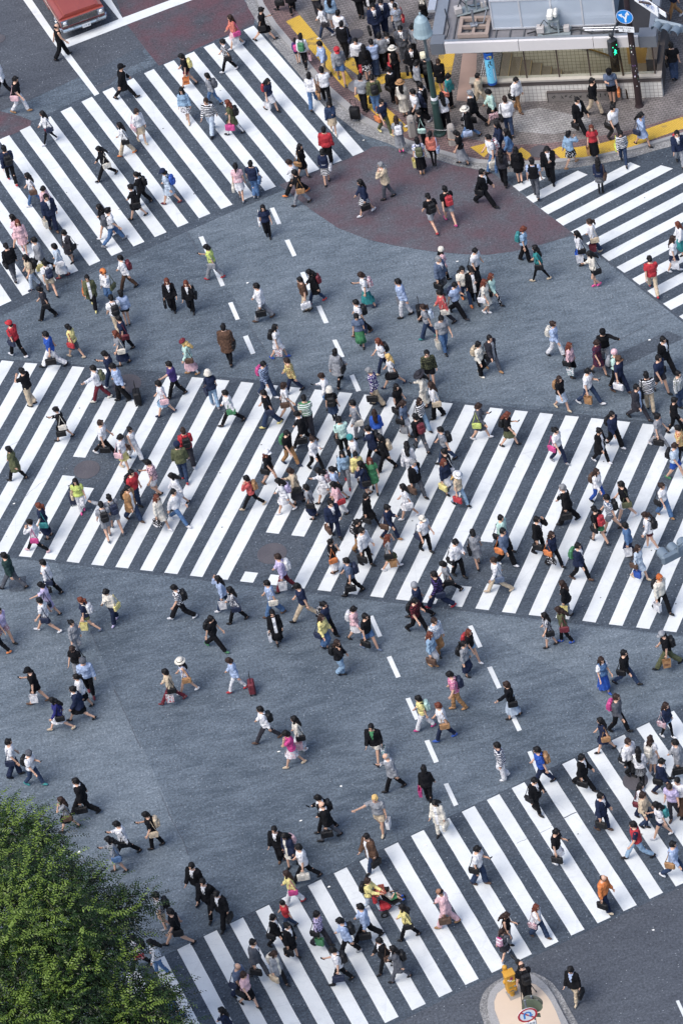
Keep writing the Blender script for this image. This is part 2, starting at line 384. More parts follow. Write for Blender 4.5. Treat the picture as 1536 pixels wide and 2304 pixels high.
sheet('road_worn_asphalt', [(420, 516), (628, 418), (700, 474), (825, 540), (968, 567), (1098, 575), (1288, 531), (1400, 620), (1700, 850), (1700, 960), (1330, 925), (1060, 900), (700, 866), (600, 790), (520, 660)], .0025, ROADL)
sheet('road_worn_asphalt', [(-60, 1246), (130, 1268), (205, 1420), (262, 1555), (330, 1700), (412, 1888), (440, 1990), (380, 2120), (-60, 2500)], .0025, ROADL)
sheet('road_worn_asphalt', [(1010, 1376), (1536, 1434), (1700, 1460), (1700, 1520), (1536, 1578), (1400, 1640), (1290, 1520), (1180, 1470)], .0025, ROADL)
# darker repair strips in the crossings
for pts in ([(497, 196), (610, 150), (640, 165), (522, 218)], [(10, 812), (50, 815), (44, 828), (4, 824)], [(1090, 2226), (1130, 2205), (1160, 2240), (1120, 2262)],
            [(822, 2262), (850, 2250), (862, 2284), (838, 2294)], [(1120, 1905), (1290, 1800), (1400, 1795), (1420, 1812), (1210, 1900), (1140, 1935)],
            [(190, 170), (310, 108), (335, 130), (212, 196)], [(1290, 840), (1500, 745), (1540, 760), (1320, 862)], [(640, 1440), (820, 1500), (800, 1530), (620, 1470)][:0] or [(20, 1300), (60, 1296), (58, 1330), (22, 1332)]):
    sheet('road_repair_patch', pts, .007, PATCH)

# ------------------------------------------------------------------ crosswalks (each stripe cut from measured corners)
ATOP = {1: (44.8, 294.3), 3: (137.2, 251.3), 4: (184.1, 229.2), 5: (231, 207), 6: (277.6, 186.5), 7: (324.2, 165.4), 8: (368.5, 145.8), 9: (413.9, 126.3), 10: (458.6, 106.8), 11: (503.7, 87.2), 12: (548, 68.2)}
ABOT = {12: (793.9, 351.6), 11: (743.5, 371.5), 10: (693.8, 390.8), 9: (645.6, 410.4), 8: (596.1, 429.9), 7: (548, 450.7), 6: (497.7, 470.8), 5: (448.2, 491.6), 4: (400.3, 511.9), 3: (349, 534), 2: (300.8, 554.9), 1: (251.3, 576.5), 0: (201.8, 598.4), -1: (151, 620), -3: (51.6, 665.6), -4: (1.3, 689)}
BTOP = {0: (1045.2, 910.9), 1: (1101.7, 917.4), 2: (1158, 923.4), 3: (1214, 929.2), 4: (1271.4, 935.2), 5: (1329.2, 940.9), 6: (1387.3, 946.9), 7: (1445, 953.4), 8: (1503.2, 959.6), -5: (763.9, 882.3), -9: (542.8, 859.4), -13: (323.4, 838), -16: (163.5, 824.5), -18: (57.8, 816.4)}
BBOT = {0: (832.4, 1341.7), 1: (889.7, 1348.7), 4: (1068.6, 1369.5), 5: (1128, 1377.3), 6: (1188, 1383.9), 8: (1309.2, 1397), 9: (1368.3, 1405), 10: (1429.8, 1412), 11: (1489.6, 1419.3), -2: (713.9, 1327.9), -5: (540.2, 1308.3), -7: (427.4, 1295.6), -8: (370.3, 1288.8), -9: (315.9, 1282.6), -10: (260.4, 1276), -11: (205.7, 1270.8), -12: (150.5, 1263.5), -13: (97.7, 1257), -14: (43, 1251.8)}
DTOP = {-13: (399, 2137), -12: (458.4, 2107.6), -11: (517.2, 2078.9), -10: (575.3, 2050.8), -9: (633.9, 2022.1), -8: (692.5, 1993), -6: (808.7, 1938.4), -5: (864.2, 1910.6), -4: (924, 1881.4), -2: (1038, 1827.2), -1: (1094.6, 1800.4), 0: (1150.3, 1773.9), 2: (1264.1, 1719.8), 3: (1319.6, 1693.5), 4: (1374.8, 1666.9), 5: (1431, 1639.6)}
DBOT = {-8: (865.8, 2302.4), -7: (926.5, 2273.8), -6: (987.1, 2244.6), -5: (1046, 2216.6), -4: (1105.5, 2189.4), -2: (1225.8, 2133.2), -1: (1284.4, 2105.4), 0: (1343, 2078), 1: (1401.6, 2050.7), 2: (1460.7, 2023), 3: (1519.3, 1995.2)}
CLEFT = {0: (1152.9, 418.7), 1: (1182.4, 443.7), 2: (1215.4, 469.7), 3: (1249.3, 495), 6: (1351.6, 574.4), 7: (1386, 601.3), 8: (1420.4, 628.3), 9: (1455, 655), 10: (1490.7, 683.8), 11: (1526.6, 712)}
def curve(d, k):
    xs = np.array(sorted(d)); g = np.array([[G(*d[x]).x, G(*d[x]).y] for x in xs])
    if xs.min() <= k <= xs.max(): return np.array([np.interp(k, xs, g[:, 0]), np.interp(k, xs, g[:, 1])])
    cx = np.polyfit(xs, g[:, 0], 1); cy = np.polyfit(xs, g[:, 1], 1); f = lambda q: np.array([np.polyval(cx, q), np.polyval(cy, q)])
    e = xs.min() if k < xs.min() else xs.max(); ge = g[0] if k < xs.min() else g[-1]
    return ge + f(k) - f(e)
STRIPES = MB()
gaps = [(286, 865, .66), (212, 1055, .70), (612, 1248, .86), (1085, 1266, .85)]     # round repairs that interrupt the paint
def stripe(a, b, c, d, holes_=True):
    """a,b top edge; d,c bottom edge (ground xy); split where a manhole repair lies"""
    n = 40; a, b, c, d = [np.array(q) for q in (a, b, c, d)]; runs = []; cur = None
    for i in range(n + 1):
        t = i / n; l = a + (d - a) * t; r = b + (c - b) * t; m = (l + r) / 2
        inside = holes_ and any(((m - np.array(G(x, y)[:2])) ** 2).sum() < (R + .12) ** 2 for x, y, R in gaps)
        if not inside: cur = [t, t] if cur is None else [cur[0], t]
        elif cur: runs.append(cur); cur = None
    if cur: runs.append(cur)
    for t0, t1 in runs:
        if t1 - t0 < .03: continue
        q = [a + (d - a) * t0, b + (c - b) * t0, b + (c - b) * t1, a + (d - a) * t1]
        # slightly ragged long edges
        m = 14; vs = []
        for s in range(m + 1): p = q[0] + (q[3] - q[0]) * s / m; vs.append((p[0] + random.uniform(-.006, .006), p[1], .010))
        for s in range(m + 1): p = q[1] + (q[2] - q[1]) * s / m; vs.append((p[0] + random.uniform(-.006, .006), p[1], .010))
        STRIPES.add(vs, [(s, s + 1, m + 2 + s, m + 1 + s) for s in range(m)])
def walk(name, top, bot, ks, wt, wb, lbl):
    global STRIPES
    STRIPES = MB()
    for k in ks: stripe(curve(top, k), curve(top, k + wt), curve(bot, k + wb), curve(bot, k))
    o = STRIPES.build(name, PAINT); tag(o, lbl, kind='structure')
    me = o.data; bm = bmesh.new(); bm.from_mesh(me); bmesh.ops.recalc_face_normals(bm, faces=bm.faces)
    for f in bm.faces:
        if f.normal.z < 0: f.normal_flip()
    bm.to_mesh(me); bm.free(); return o
walk('crosswalk_markings', ATOP, ABOT, range(-8, 13), .505, .505, 'white zebra stripes crossing the road beside the pickup truck')
walk('crosswalk_markings', BTOP, BBOT, range(-24, 15), .515, .505, 'long central zebra stripes crossing the junction diagonally')
walk('crosswalk_markings', DTOP, DBOT, range(-16, 10), .505, .505, 'white zebra stripes beside the traffic island')
# right crosswalk: stripes run away to the right; left ends measured
STRIPES = MB()
cd = np.array(G(1416.7, 365.4)[:2]) - np.array(G(1215.4, 469.7)[:2]); cd /= np.linalg.norm(cd)
RE = {0: (1210, 394.7), 1: (1298.8, 384.3), 2: (1416.7, 365.4)}
for k in range(0, 15):
    a = curve(CLEFT, k); a2 = curve(CLEFT, k + .5)
    if k in RE: b = np.array(G(*RE[k])[:2]); b2 = a2 + (b - a) + (a - a2) * 0; b2 = a2 + cd * np.dot(b - a, cd) + (a2 - a) * 0 + cd * .12
    else: b = a + cd * 5.6 + cd * 0; b2 = a2 + cd * 5.6
    if k == 3: b = a + cd * 4.6; b2 = a2 + cd * 4.8
    stripe(a, a2, b2, b, False)
o = STRIPES.build('crosswalk_markings', PAINT); tag(o, 'white zebra stripes leading to the brick pavement by the station stairs', kind='structure')
bm = bmesh.new(); bm.from_mesh(o.data); bmesh.ops.recalc_face_normals(bm, faces=bm.faces)
for f in bm.faces:
    if f.normal.z < 0: f.normal_flip()
bm.to_mesh(o.data); bm.free()
# lane lines
sheet('lane_line', [(32, -32), (52, -32), (73, 0), (120, 69), (224, 210.4), (213.5, 216), (123.7, 100), (53, 0)], .012, PAINT)
sheet('stop_line', [(143.5, 91), (151, 107), (380, 19), (440, -3), (560, -50), (530, -60), (383, 0), (268, 43)], .012, PAINT)
sheet('lane_line', [(205, -45), (223, -45), (251, 0), (276, 40), (268, 43), (233, 0)], .013, PAINT)
DASH = [((606.6, 468.4), (616.5, 466.4), (633.1, 502.8), (623.5, 505.4)), ((640.4, 540.6), (650.8, 538.5), (667.2, 574.4), (658.1, 577.6)), ((675, 613.5), (685.2, 611.4), (702.5, 650), (693, 653)),
        ((711.3, 689), (721.7, 687), (739.4, 725.5), (729, 728)), ((747, 765), (757, 763.5), (775, 802), (765, 805)), ((786, 845.3), (795.7, 842), (812, 878.4), (801.7, 881.5)),
        ((447, 533.5), (457.3, 531), (474, 570), (464.5, 573)), ((480, 606), (490, 603.6), (506.3, 642), (496.7, 644.7)), ((513.3, 681.7), (523.2, 679), (539.6, 717.7), (530.3, 720.3)),
        ((546.7, 757.3), (557.6, 754), (574.8, 794.3), (564.9, 797.7)), ((829, 1387), (839, 1384.6), (859.5, 1430.7), (849.8, 1434)), ((1052, 1409), (1062, 1406.5), (1084.7, 1454.7), (1074.6, 1457.8)),
        ((869.4, 1478.6), (879.8, 1475.5), (901, 1522.4), (890.7, 1525.5)), ((1095, 1501.6), (1105.6, 1499), (1127.7, 1546.4), (1117.6, 1549.7)), ((911.6, 1571.9), (922, 1569.3), (943, 1616.7), (933.2, 1620)),
        ((1139, 1595), (1149.5, 1592.5), (1173.2, 1642.2), (1163.3, 1645.6)), ((954, 1667), (965, 1664.3), (986.6, 1713.3), (976, 1717)), ((997.5, 1764.2), (1007.4, 1761.6), (1030.3, 1810.3), (1020.4, 1814)),
        ((1185.5, 1691.7), (1195, 1689), (1217, 1737), (1207, 1741)), ((1519, 2252), (1526, 2250), (1545, 2290), (1538, 2294))]
for q in DASH: sheet('lane_dash', q, .013, PAINT)
# seams and cracks
CRK = plain('tar_seam', '474c56', .8, var=.2)
def crack(pts, wd=.03, jit=2.0):
    P = []
    for i in range(len(pts) - 1):
        a, b = pts[i], pts[i + 1]; n = max(2, int(math.hypot(b[0] - a[0], b[1] - a[1]) / 9))
        for k in range(n): t = k / n; P.append((a[0] + (b[0] - a[0]) * t + random.uniform(-jit, jit), a[1] + (b[1] - a[1]) * t + random.uniform(-jit, jit) * .6))
    P.append(pts[-1]); mb = MB(); vs = []
    for i, p in enumerate(P):
        g = G(*p); q = G(*P[min(i + 1, len(P) - 1)]); r = G(*P[max(0, i - 1)]); d = (q - r); d.normalize(); nrm = Vector((-d.y, d.x, 0)) * wd * random.uniform(.12, .4)
        vs += [g + nrm + Vector((0, 0, .0115)), g - nrm + Vector((0, 0, .0115))]
    mb.add(vs, [(2 * i, 2 * i + 1, 2 * i + 3, 2 * i + 2) for i in range(len(P) - 1)]); tag(mb.build('road_seam', CRK), kind='structure')
for pts, wd, j in (([(0, 250), (60, 228), (180, 172)], .05, .8), ([(414, 512), (440, 555), (455, 578)], .035, 1), ([(258, 1552), (280, 1600), (300, 1645), (317, 1684)], .045, 1.2), ([(204, 1418), (225, 1468)], .03, 1),
               ([(362, 1785), (385, 1840), (412, 1890), (425, 1925)], .035, 1), ([(1256, 1849), (1272, 1838), (1296, 1828)], .05, 2), ([(1238, 1858), (1256, 1849)], .03, 2), ([(1160, 1898), (1240, 1862)], .02, 2),
               ([(1180, 1700), (1215, 1688), (1245, 1676)], .02, 2), ([(1290, 535), (1400, 612), (1536, 722)], .03, .8), ([(1010, 2272), (1300, 2140), (1536, 2022)], .03, 1), ([(1150, 870), (1330, 800), (1500, 706)], .03, .8),
               ([(1380, 745), (1500, 690)], .02, .8), ([(110, 120), (125, 150), (118, 170), (95, 178)], .02, 2), ([(255, 72), (300, 130), (330, 165)], .02, .8), ([(1000, 2262), (1060, 2256), (1090, 2240)], .035, 2),
               ([(560, 730), (600, 790), (640, 850)], .025, .8), ([(30, 1140), (90, 1090), (160, 1050)], .02, 1.5), ([(400, 1400), (520, 1360), (600, 1330)], .02, 1.5), ([(10, 1010), (60, 985)], .02, 1)):
    crack(pts, wd, j)

# ------------------------------------------------------------------ pavement, kerb, gutter
OUT = [(520, -80), (560, 20), (596, 78), (666, 159), (713, 219), (740, 247), (807, 300), (872, 322), (921, 346), (987, 360), (1023, 371), (1072, 381), (1140, 387), (1214, 385), (1300, 376), (1362, 366), (1422, 354), (1474, 338), (1536, 322), (1700, 270), (1900, 190)]
KER = [(545, -80), (583, 14), (612, 62), (676, 138), (722, 195), (752, 226), (812, 276), (868, 302), (918, 328), (985, 347), (1030, 360), (1075, 370), (1140, 375), (1214, 373), (1305, 362), (1370, 350), (1428, 338), (1474, 325), (1536, 307), (1700, 253), (1900, 173)]
INN = [(560, -80), (594, 8), (622, 52), (686, 128), (731, 184), (760, 210), (815, 258), (868, 288), (918, 314), (985, 335), (1032, 348), (1077, 358), (1140, 363), (1213, 361), (1304, 351), (1368, 340), (1426, 328), (1474, 315), (1536, 297), (1700, 243), (1900, 163)]
def strip(name, A, za, B, zb, mat, lift=0):
    mb = MB(); vs = [G(*p, za) for p in A] + [G(*p, zb) for p in B]; n = len(A)
    mb.add(vs, [(i, i + 1, n + i + 1, n + i) for i in range(n - 1)]); return mb.build(name, mat)
tag(strip('gutter', OUT, .014, KER, .014, GUT), kind='structure')
kb = MB(); n = len(KER)
vs = [G(*p, .014) for p in KER] + [(lambda g: Vector((g.x, g.y, PAVE_Z + .004)))(G(*p, .014)) for p in KER] + [(lambda g: Vector((g.x, g.y, PAVE_Z + .004)))(G(*p, PAVE_Z)) for p in INN]
kb.add(vs, [(i, i + 1, n + i + 1, n + i) for i in range(n - 1)] + [(n + i, n + i + 1, 2 * n + i + 1, 2 * n + i) for i in range(n - 1)])
tag(kb.build('kerb', GRAN), kind='structure')
foot = [(lambda p: (p.x, p.y))(ent(u, v)) for u, v in ((HU0, HV0), (HU1, HV0), (HU1, HV1), (HU0, HV1))]
pv_pts = INN + [(1900, -900), (400, -900)]
lo = [(lambda g: (g.x, g.y))(G(*p, PAVE_Z)) for p in INN] + [(lambda g: (g.x, g.y))(G(1900, -900, PAVE_Z)), (lambda g: (g.x, g.y))(G(400, -900, PAVE_Z))]
tag(poly('pavement', lo, PAVE_Z, BRICK, holes=[foot], px=False), kind='structure')
band = [(lambda g, h: (g.x * .0 + g.x + (h.x), g.y + h.y))(G(*p, PAVE_Z), Vector((0, 0, 0))) for p in INN]
def offs(P, d):
    out = []
    for i, p in enumerate(P):
        a = Vector(P[max(0, i - 1)]); b = Vector(P[min(len(P) - 1, i + 1)]); t = (b - a).normalized(); out.append((p[0] - t.y * d, p[1] + t.x * d))
    return out
b2 = offs(band, .95); mb = MB(); n = len(band)
mb.add([(x, y, PAVE_Z + .003) for x, y in band] + [(x, y, PAVE_Z + .003) for x, y in b2], [(i, i + 1, n + i + 1, n + i) for i in range(n - 1)])
tag(mb.build('pavement_red_band', BRICKR), kind='structure')
def pz_sheet(name, pts, mat, dz=.006): return tag(poly(name, pts, PAVE_Z + dz, mat, zpix=PAVE_Z + dz), kind='structure')
pz_sheet('pavement_pale_patch', [(1160, 250), (1215, 242), (1330, 268), (1325, 290), (1240, 302), (1160, 296), (1150, 270)], BRICKL)
pz_sheet('pavement_entrance_floor', [(1040, 120), (1030, 196), (1026, 226), (1068, 230), (1072, 120)], plain('pink_tile', '9c857c', .7, var=.12, scale=3), .008)
for pts in ([(643, 48), (674, 34), (728, 98), (780, 163), (798, 190), (774, 197), (768, 191), (705, 120)], [(764, 140), (790, 128), (818, 144), (822, 156), (806, 170), (790, 158)], [(796, 216), (820, 204), (872, 244), (920, 288), (914, 296), (898, 296), (850, 262)],
            [(846, 180), (852, 168), (880, 164), (930, 162), (985, 160), (985, 172), (925, 176), (880, 180), (858, 190)], [(987, 122), (1023, 120), (1014, 168), (1005, 213), (974, 213), (980, 165)],
            [(1057, 331), (1092, 322), (1104, 336), (1088, 354)], [(1160, 343), (1172, 331), (1196, 348), (1184, 360)], [(1240, 338), (1258, 330), (1292, 332), (1352, 322), (1409, 306), (1470, 284), (1536, 262), (1640, 226), (1640, 250), (1536, 289), (1470, 312), (1420, 330), (1355, 345), (1310, 354), (1260, 356)]):
    pz_sheet('tactile_paving', pts, TACT, .008)
def manhole(px, py, r, z, nm='manhole_cover', lbl='round iron cover', patch=0, g=False):
    c = G(px, py, z)
    if patch:
        vs = [(c.x + cos(a) * patch * random.uniform(.93, 1.07), c.y + sin(a) * patch * random.uniform(.93, 1.07), z + .009) for a in [i * 2 * PI / 28 for i in range(28)]]
        q = MB(); q.add(vs, [tuple(range(28))]); tag(q.build('road_repair_patch', PATCH), kind='structure')
    mb = MB(); zz = z + .012
    prof = [(r, 0), (r, .008), (r * .93, .010), (r * .92, .006)]
    k = r * .92
    while k > .03: prof += [(k - .012, .006), (k - .018, .010), (k - .036, .010), (k - .042, .006)]; k -= .05
    prof.append((.004, .006)); mb.lathe((c.x, c.y, zz), prof, 32)
    o = mb.build(nm, plain('pale_iron', '77777b', .7, .2, var=.2) if g else IRON); tag(o, lbl, 'manhole cover', 'iron covers set in the ground'); return o
manhole(286, 865, .52, 0, lbl='large iron manhole cover at the top edge of the central crosswalk', patch=.66)
manhole(196, 1057, .46, 0, lbl='ridged manhole cover in a dark round patch on the central crosswalk', patch=.82)
manhole(612, 1246, .50, 0, lbl='worn manhole cover in a stained patch near the lower edge of the central crosswalk', patch=1.1)
manhole(1428, 1757, .40, 0, lbl='manhole cover in a dark patch on the crosswalk by the traffic island', patch=.72)
manhole(-3, 88, .28, 0, lbl='small manhole cover on the road beside the pickup truck')
manhole(800, 77, .30, PAVE_Z, lbl='iron cover on the pavement among the waiting crowd')
manhole(806, 193, .40, PAVE_Z, lbl='pale ringed cover beside the yellow tactile strip', g=True)
manhole(1213, 341, .36, PAVE_Z, lbl='dark iron cover breaking the tactile strip by the right crosswalk')
q = MB(); c = G(1085, 1266); q.add([(c.x + cos(a) * .80, c.y + sin(a) * .76, .009) for a in [i * 2 * PI / 28 for i in range(28)]], [tuple(range(28))]); tag(q.build('road_repair_patch', PATCH), kind='structure')
# scraps of litter
lm = plain('paper_scrap', 'e6e6e2', .8)
for i, (x, y) in enumerate(((33, 1134), (627, 1692), (1461, 766), (818, 317), (179, 1918), (1029, 589), (557, 638), (1469, 2094), (767, 1770), (677, 1848), (740, 1997), (956, 1903))):
    g = G(x, y); mb = MB(); mb.add([(g.x + cos(a) * random.uniform(.03, .07), g.y + sin(a) * random.uniform(.02, .05), (PAVE_Z if i == 3 else 0) * 0 + .022 + random.uniform(0, .02)) for a in (0, 1.2, 2.4, 3.6, 5)], [(0, 1, 2, 3, 4)])
    tag(mb.build('paper_scrap', lm), 'scrap of white litter lying on the road', 'litter', 'scraps of white litter on the road')

# ------------------------------------------------------------------ traffic island
IO = [(1120, 2480), (1096, 2390), (1088.6, 2304), (1079, 2275), (1078, 2260), (1084, 2239), (1095, 2222.5), (1112, 2209), (1131, 2199), (1150, 2192), (1175, 2187), (1200, 2188), (1221, 2197), (1242.5, 2212), (1261.5, 2237), (1280.5, 2271), (1299.5, 2304), (1350, 2400), (1400, 2480)]
II = [(1135, 2480), (1112, 2390), (1103, 2304), (1097, 2275), (1097, 2259), (1103, 2238), (1118, 2220), (1135, 2210), (1152, 2204), (1168, 2199.5), (1186, 2198), (1202, 2200), (1218, 2212), (1234, 2228), (1247, 2248), (1260, 2274), (1276, 2304), (1320, 2400), (1368, 2480)]
IT = [(1150, 2480), (1132, 2390), (1124, 2304), (1112, 2272), (1111, 2254), (1118, 2235), (1133, 2223), (1147, 2218), (1160, 2214), (1175, 2211), (1190, 2211), (1204, 2215), (1217, 2226), (1229, 2239), (1239, 2254), (1250, 2276), (1261, 2304), (1305, 2400), (1350, 2480)]
tag(strip('island_gutter', IO, .014, II, .014, GUT), kind='structure')
mb = MB(); n = len(II)
a_ = [G(*p, .014) for p in II]; mb.add(a_ + [Vector((g.x, g.y, ISL_Z + .004)) for g in a_] + [(lambda g: Vector((g.x, g.y, ISL_Z + .004)))(G(*p, ISL_Z)) for p in IT], [(i, i + 1, n + i + 1, n + i) for i in range(n - 1)] + [(n + i, n + i + 1, 2 * n + i + 1, 2 * n + i) for i in range(n - 1)])
tag(mb.build('island_kerb', GRAN), kind='structure')
tag(poly('traffic_island', IT, ISL_Z, plain('tan_resin_paving', 'bfae9c', .85, var=.10, scale=1.6), zpix=ISL_Z), kind='structure')
tag(poly('concrete_pad', [(1136, 2232), (1160, 2222), (1172, 2242), (1148, 2252)], ISL_Z + .005, plain('concrete', '8f8a84', .9, var=.1), zpix=ISL_Z), kind='structure')
YEL = plain('yellow_paint', 'b98a30', .6, var=.35, scale=5); b0 = G(1152, 2238, ISL_Z)
ctl = empty('signal_control_box', (b0.x, b0.y, ISL_Z), rad(14)); ctl.scale = (.86,) * 3; tag(ctl, 'dented yellow control box covered in stickers on the traffic island', 'control box')
mb = MB(); mb.cyl((0, 0, 0), (0, 0, .30), .085, n=14); mb.build('post', YEL, ctl)
mb = MB(); mb.rbox((0, 0, .72), (.36, .30, .90), .03); mb.rbox((0, 0, 1.185), (.40, .34, .05), .02); mb.box((0, -.158, .40), (.24, .03, .16)); mb.box((0, -.158, .62), (.24, .02, .14)); bx = mb.build('cabinet', YEL, ctl)
mb = MB(); mb.cyl((-.05, .20, .9), (-.05, .20, 1.32), .09, n=12); mb.ell((-.05, .20, 1.32), (.09, .09, .06)); mb.ell((-.20, 0, .80), (.06, .07, .09)); mb.build('conduit', YEL, ctl)
for i, (x, z, a, b, c) in enumerate(((.02, 1.02, .09, .13, '8a2f5a'), (-.10, .98, .06, .05, 'e4e4e0'), (.08, .86, .13, .05, 'dede86'), (-.02, .92, .10, .06, 'dcdce0'), (.10, .60, .05, .04, '4aa0c8'), (-.06, .60, .09, .05, '6f7f52'), (-.04, .42, .13, .04, '5b5a50'), (.06, .36, .07, .04, '7a7360'))):
    mb = MB(); mb.box((x, -.153 - .018 * (z < .7) - (.006 if z < .5 else 0), z), (a, .006, b)); mb.build('sticker', plain('sticker_%d' % i, c, .5, var=.3, scale=40), bx)
# camera tripod
BLK = plain('black_plastic', '17181b', .45)
tb = G(1178, 2246, ISL_Z); tr_ = empty('camera_tripod', (tb.x, tb.y, ISL_Z)); tag(tr_, 'black tripod carrying a long-lens camera on the traffic island', 'tripod')
for a in (20, 140, 255):
    mb = MB(); mb.tube([(.42 * cos(rad(a)), .42 * sin(rad(a)), 0), (.2 * cos(rad(a)), .2 * sin(rad(a)), .75), (.02 * cos(rad(a)), .02 * sin(rad(a)), 1.42)], .014, 6); mb.cyl((.42 * cos(rad(a)), .42 * sin(rad(a)), 0), (.42 * cos(rad(a)), .42 * sin(rad(a)), .05), .02, n=8); mb.build('leg', BLK, tr_)
mb = MB(); mb.cyl((0, 0, 1.38), (0, 0, 1.60), .02); mb.rbox((0, 0, 1.62), (.10, .08, .05), .01); mb.tube([(0, -.04, 1.6), (.05, -.22, 1.5)], .009); mb.build('head', BLK, tr_)
cp = tb + Vector((0, 0, 0)); cmr = empty('camera', (tb.x, tb.y, ISL_Z + 1.65), rad(115)); tag(cmr, 'black stills camera with long lens fixed on the tripod', 'camera')
mb = MB(); mb.rbox((0, 0, .06), (.08, .15, .11), .015); mb.rbox((0, 0, .13), (.06, .06, .04), .012); mb.build('camera_body', BLK, cmr)
mb = MB(); mb.cyl((.03, 0, .06), (.20, 0, .06), .040, .046, 14); mb.cyl((.20, 0, .06), (.30, 0, .06), .055, .060, 14); mb.build('lens', BLK, cmr)

# ------------------------------------------------------------------ signs
WHT = plain('sign_white', 'dfe2e6', .45, var=.04); BLU = plain('sign_blue', '1e7fd0', .4, var=.05); RED = plain('sign_red', 'b52b3c', .45, var=.08)
STEEL = plain('galvanised_steel', '8c9097', .45, .6, var=.15); DGREY = plain('sign_back', '66705e', .6, .2, var=.15); TXT = plain('sign_lettering', '1a1c20', .6)
def disc(mb, r, y=0, n=40, th=.012, r0=0, zc=0):
    """round plate facing -Y"""
    f = [Vector((r * cos(2 * PI * i / n), y, zc + r * sin(2 * PI * i / n))) for i in range(n)]; b = [v + Vector((0, th, 0)) for v in f]; mb.loft([f, b])
def ring(mb, r0, r1, y, n=48):
    vs = [Vector((r * cos(2 * PI * i / n), y, r * sin(2 * PI * i / n))) for r in (r0, r1) for i in range(n)]
    mb.add(vs, [(i, n + i, n + (i + 1) % n, (i + 1) % n) for i in range(n)])
def flat(mb, pts, y): mb.add([Vector((x, y, z)) for x, z in pts], [tuple(range(len(pts)))])
def band2(mb, pts, wd, y):
    P = [Vector(p) for p in pts]; Lf, Rt = [], []
    for i, p in enumerate(P):
        t = (P[min(i + 1, len(P) - 1)] - P[max(0, i - 1)]).normalized(); nn = Vector((-t.y, t.x)) * wd / 2; Lf.append(p + nn); Rt.append(p - nn)
    for i in range(len(P) - 1): mb.add([Vector((v.x, y, v.y)) for v in (Lf[i], Rt[i], Rt[i + 1], Lf[i + 1])], [(0, 1, 2, 3)])
def letter(txt, size, mat, parent, loc, rot=(PI / 2, 0, 0), name='lettering'):
    me = text_mesh(txt, size); me.materials.clear(); me.materials.append(mat); o = bpy.data.objects.new(name, me); COL.objects.link(o); o.parent = parent; o.location = loc; o.rotation_euler = rot; return o
def text_mesh(txt, size, ext=.001):
    c = bpy.data.curves.new('lettering', 'FONT'); c.body = txt; c.size = size; c.align_x = 'CENTER'; c.align_y = 'CENTER'; c.extrude = ext
    o = bpy.data.objects.new('lettering', c); COL.objects.link(o)
    dg = bpy.context.evaluated_depsgraph_get(); dg.update(); me = bpy.data.meshes.new_from_object(o.evaluated_get(dg))
    bpy.data.objects.remove(o); return me
# no-U-turn sign on the island
SZ = 2.35; sg = G(1186, 2284, SZ); mb_yaw = rad(8)
sp = empty('no_turning_sign', (sg.x, sg.y, ISL_Z), mb_yaw); tag(sp, 'round red-rimmed sign with a crossed-out blue turning arrow on the traffic island', 'road sign')
mb = MB(); mb.cyl((0, .05, 0), (0, .05, SZ - ISL_Z + .62), .032, n=14); mb.cyl((0, .05, 0), (0, .05, .03), .09, n=14); mb.build('pole', STEEL, sp)
z0 = SZ - ISL_Z
fp = empty('sign_plate', (0, 0, z0)); fp.parent = sp
mb = MB(); disc(mb, .30, 0); mb.build('sign_face', WHT, fp)
mb = MB(); ring(mb, .235, .297, -.003); band2(mb, [(-.17, .17), (.17, -.17)], .05, -.0035); mb.build('red_rim', RED, fp)
mb = MB(); arc = [(-.10, -.13), (-.10, .04)] + [(-.10 + .095 - .095 * cos(a), .04 + .085 * sin(a)) for a in [PI * k / 10 for k in range(1, 11)]] + [(.09, -.01)]; band2(mb, arc, .055, -.006); flat(mb, [(.01, -.02), (.17, -.02), (.09, -.12)], -.006); mb.build('arrow', BLU, fp)
mb = MB(); mb.box((0, 0, z0 - .43), (.42, .012, .20)); pl = mb.build('lower_plate', WHT, sp); letter('ここから', .095, TXT, pl, (0, -.009, z0 - .42))
# sign with its back turned
bk = empty('turned_sign', (sg.x + .22, sg.y + .30, ISL_Z), mb_yaw + rad(155)); tag(bk, 'pair of round sign plates seen from their grey-green backs behind the red-rimmed sign', 'road sign')
mb = MB(); mb.cyl((0, .05, 0), (0, .05, z0 + .50), .028, n=12); mb.build('pole', STEEL, bk)
for s, zz in ((0, .18),):
    mb = MB(); disc(mb, .30, -.01, zc=z0 + zz); mb.build('sign_plate', [plain('sign_back_grey', '7d8078', .5, .3, var=.2)], bk)
mb = MB(); [mb.box((0, .012, z0 + q), (.34, .02, .03)) for q in (.06, .28)]; mb.build('bracket', STEEL, bk)
mb = MB(); disc(mb, .30, .09, zc=z0 + .12); mb.build('sign_plate', DGREY, bk); mb = MB(); mb.box((0, .10, z0 - .29), (.38, .012, .17)); mb.build('lower_plate', DGREY, bk)

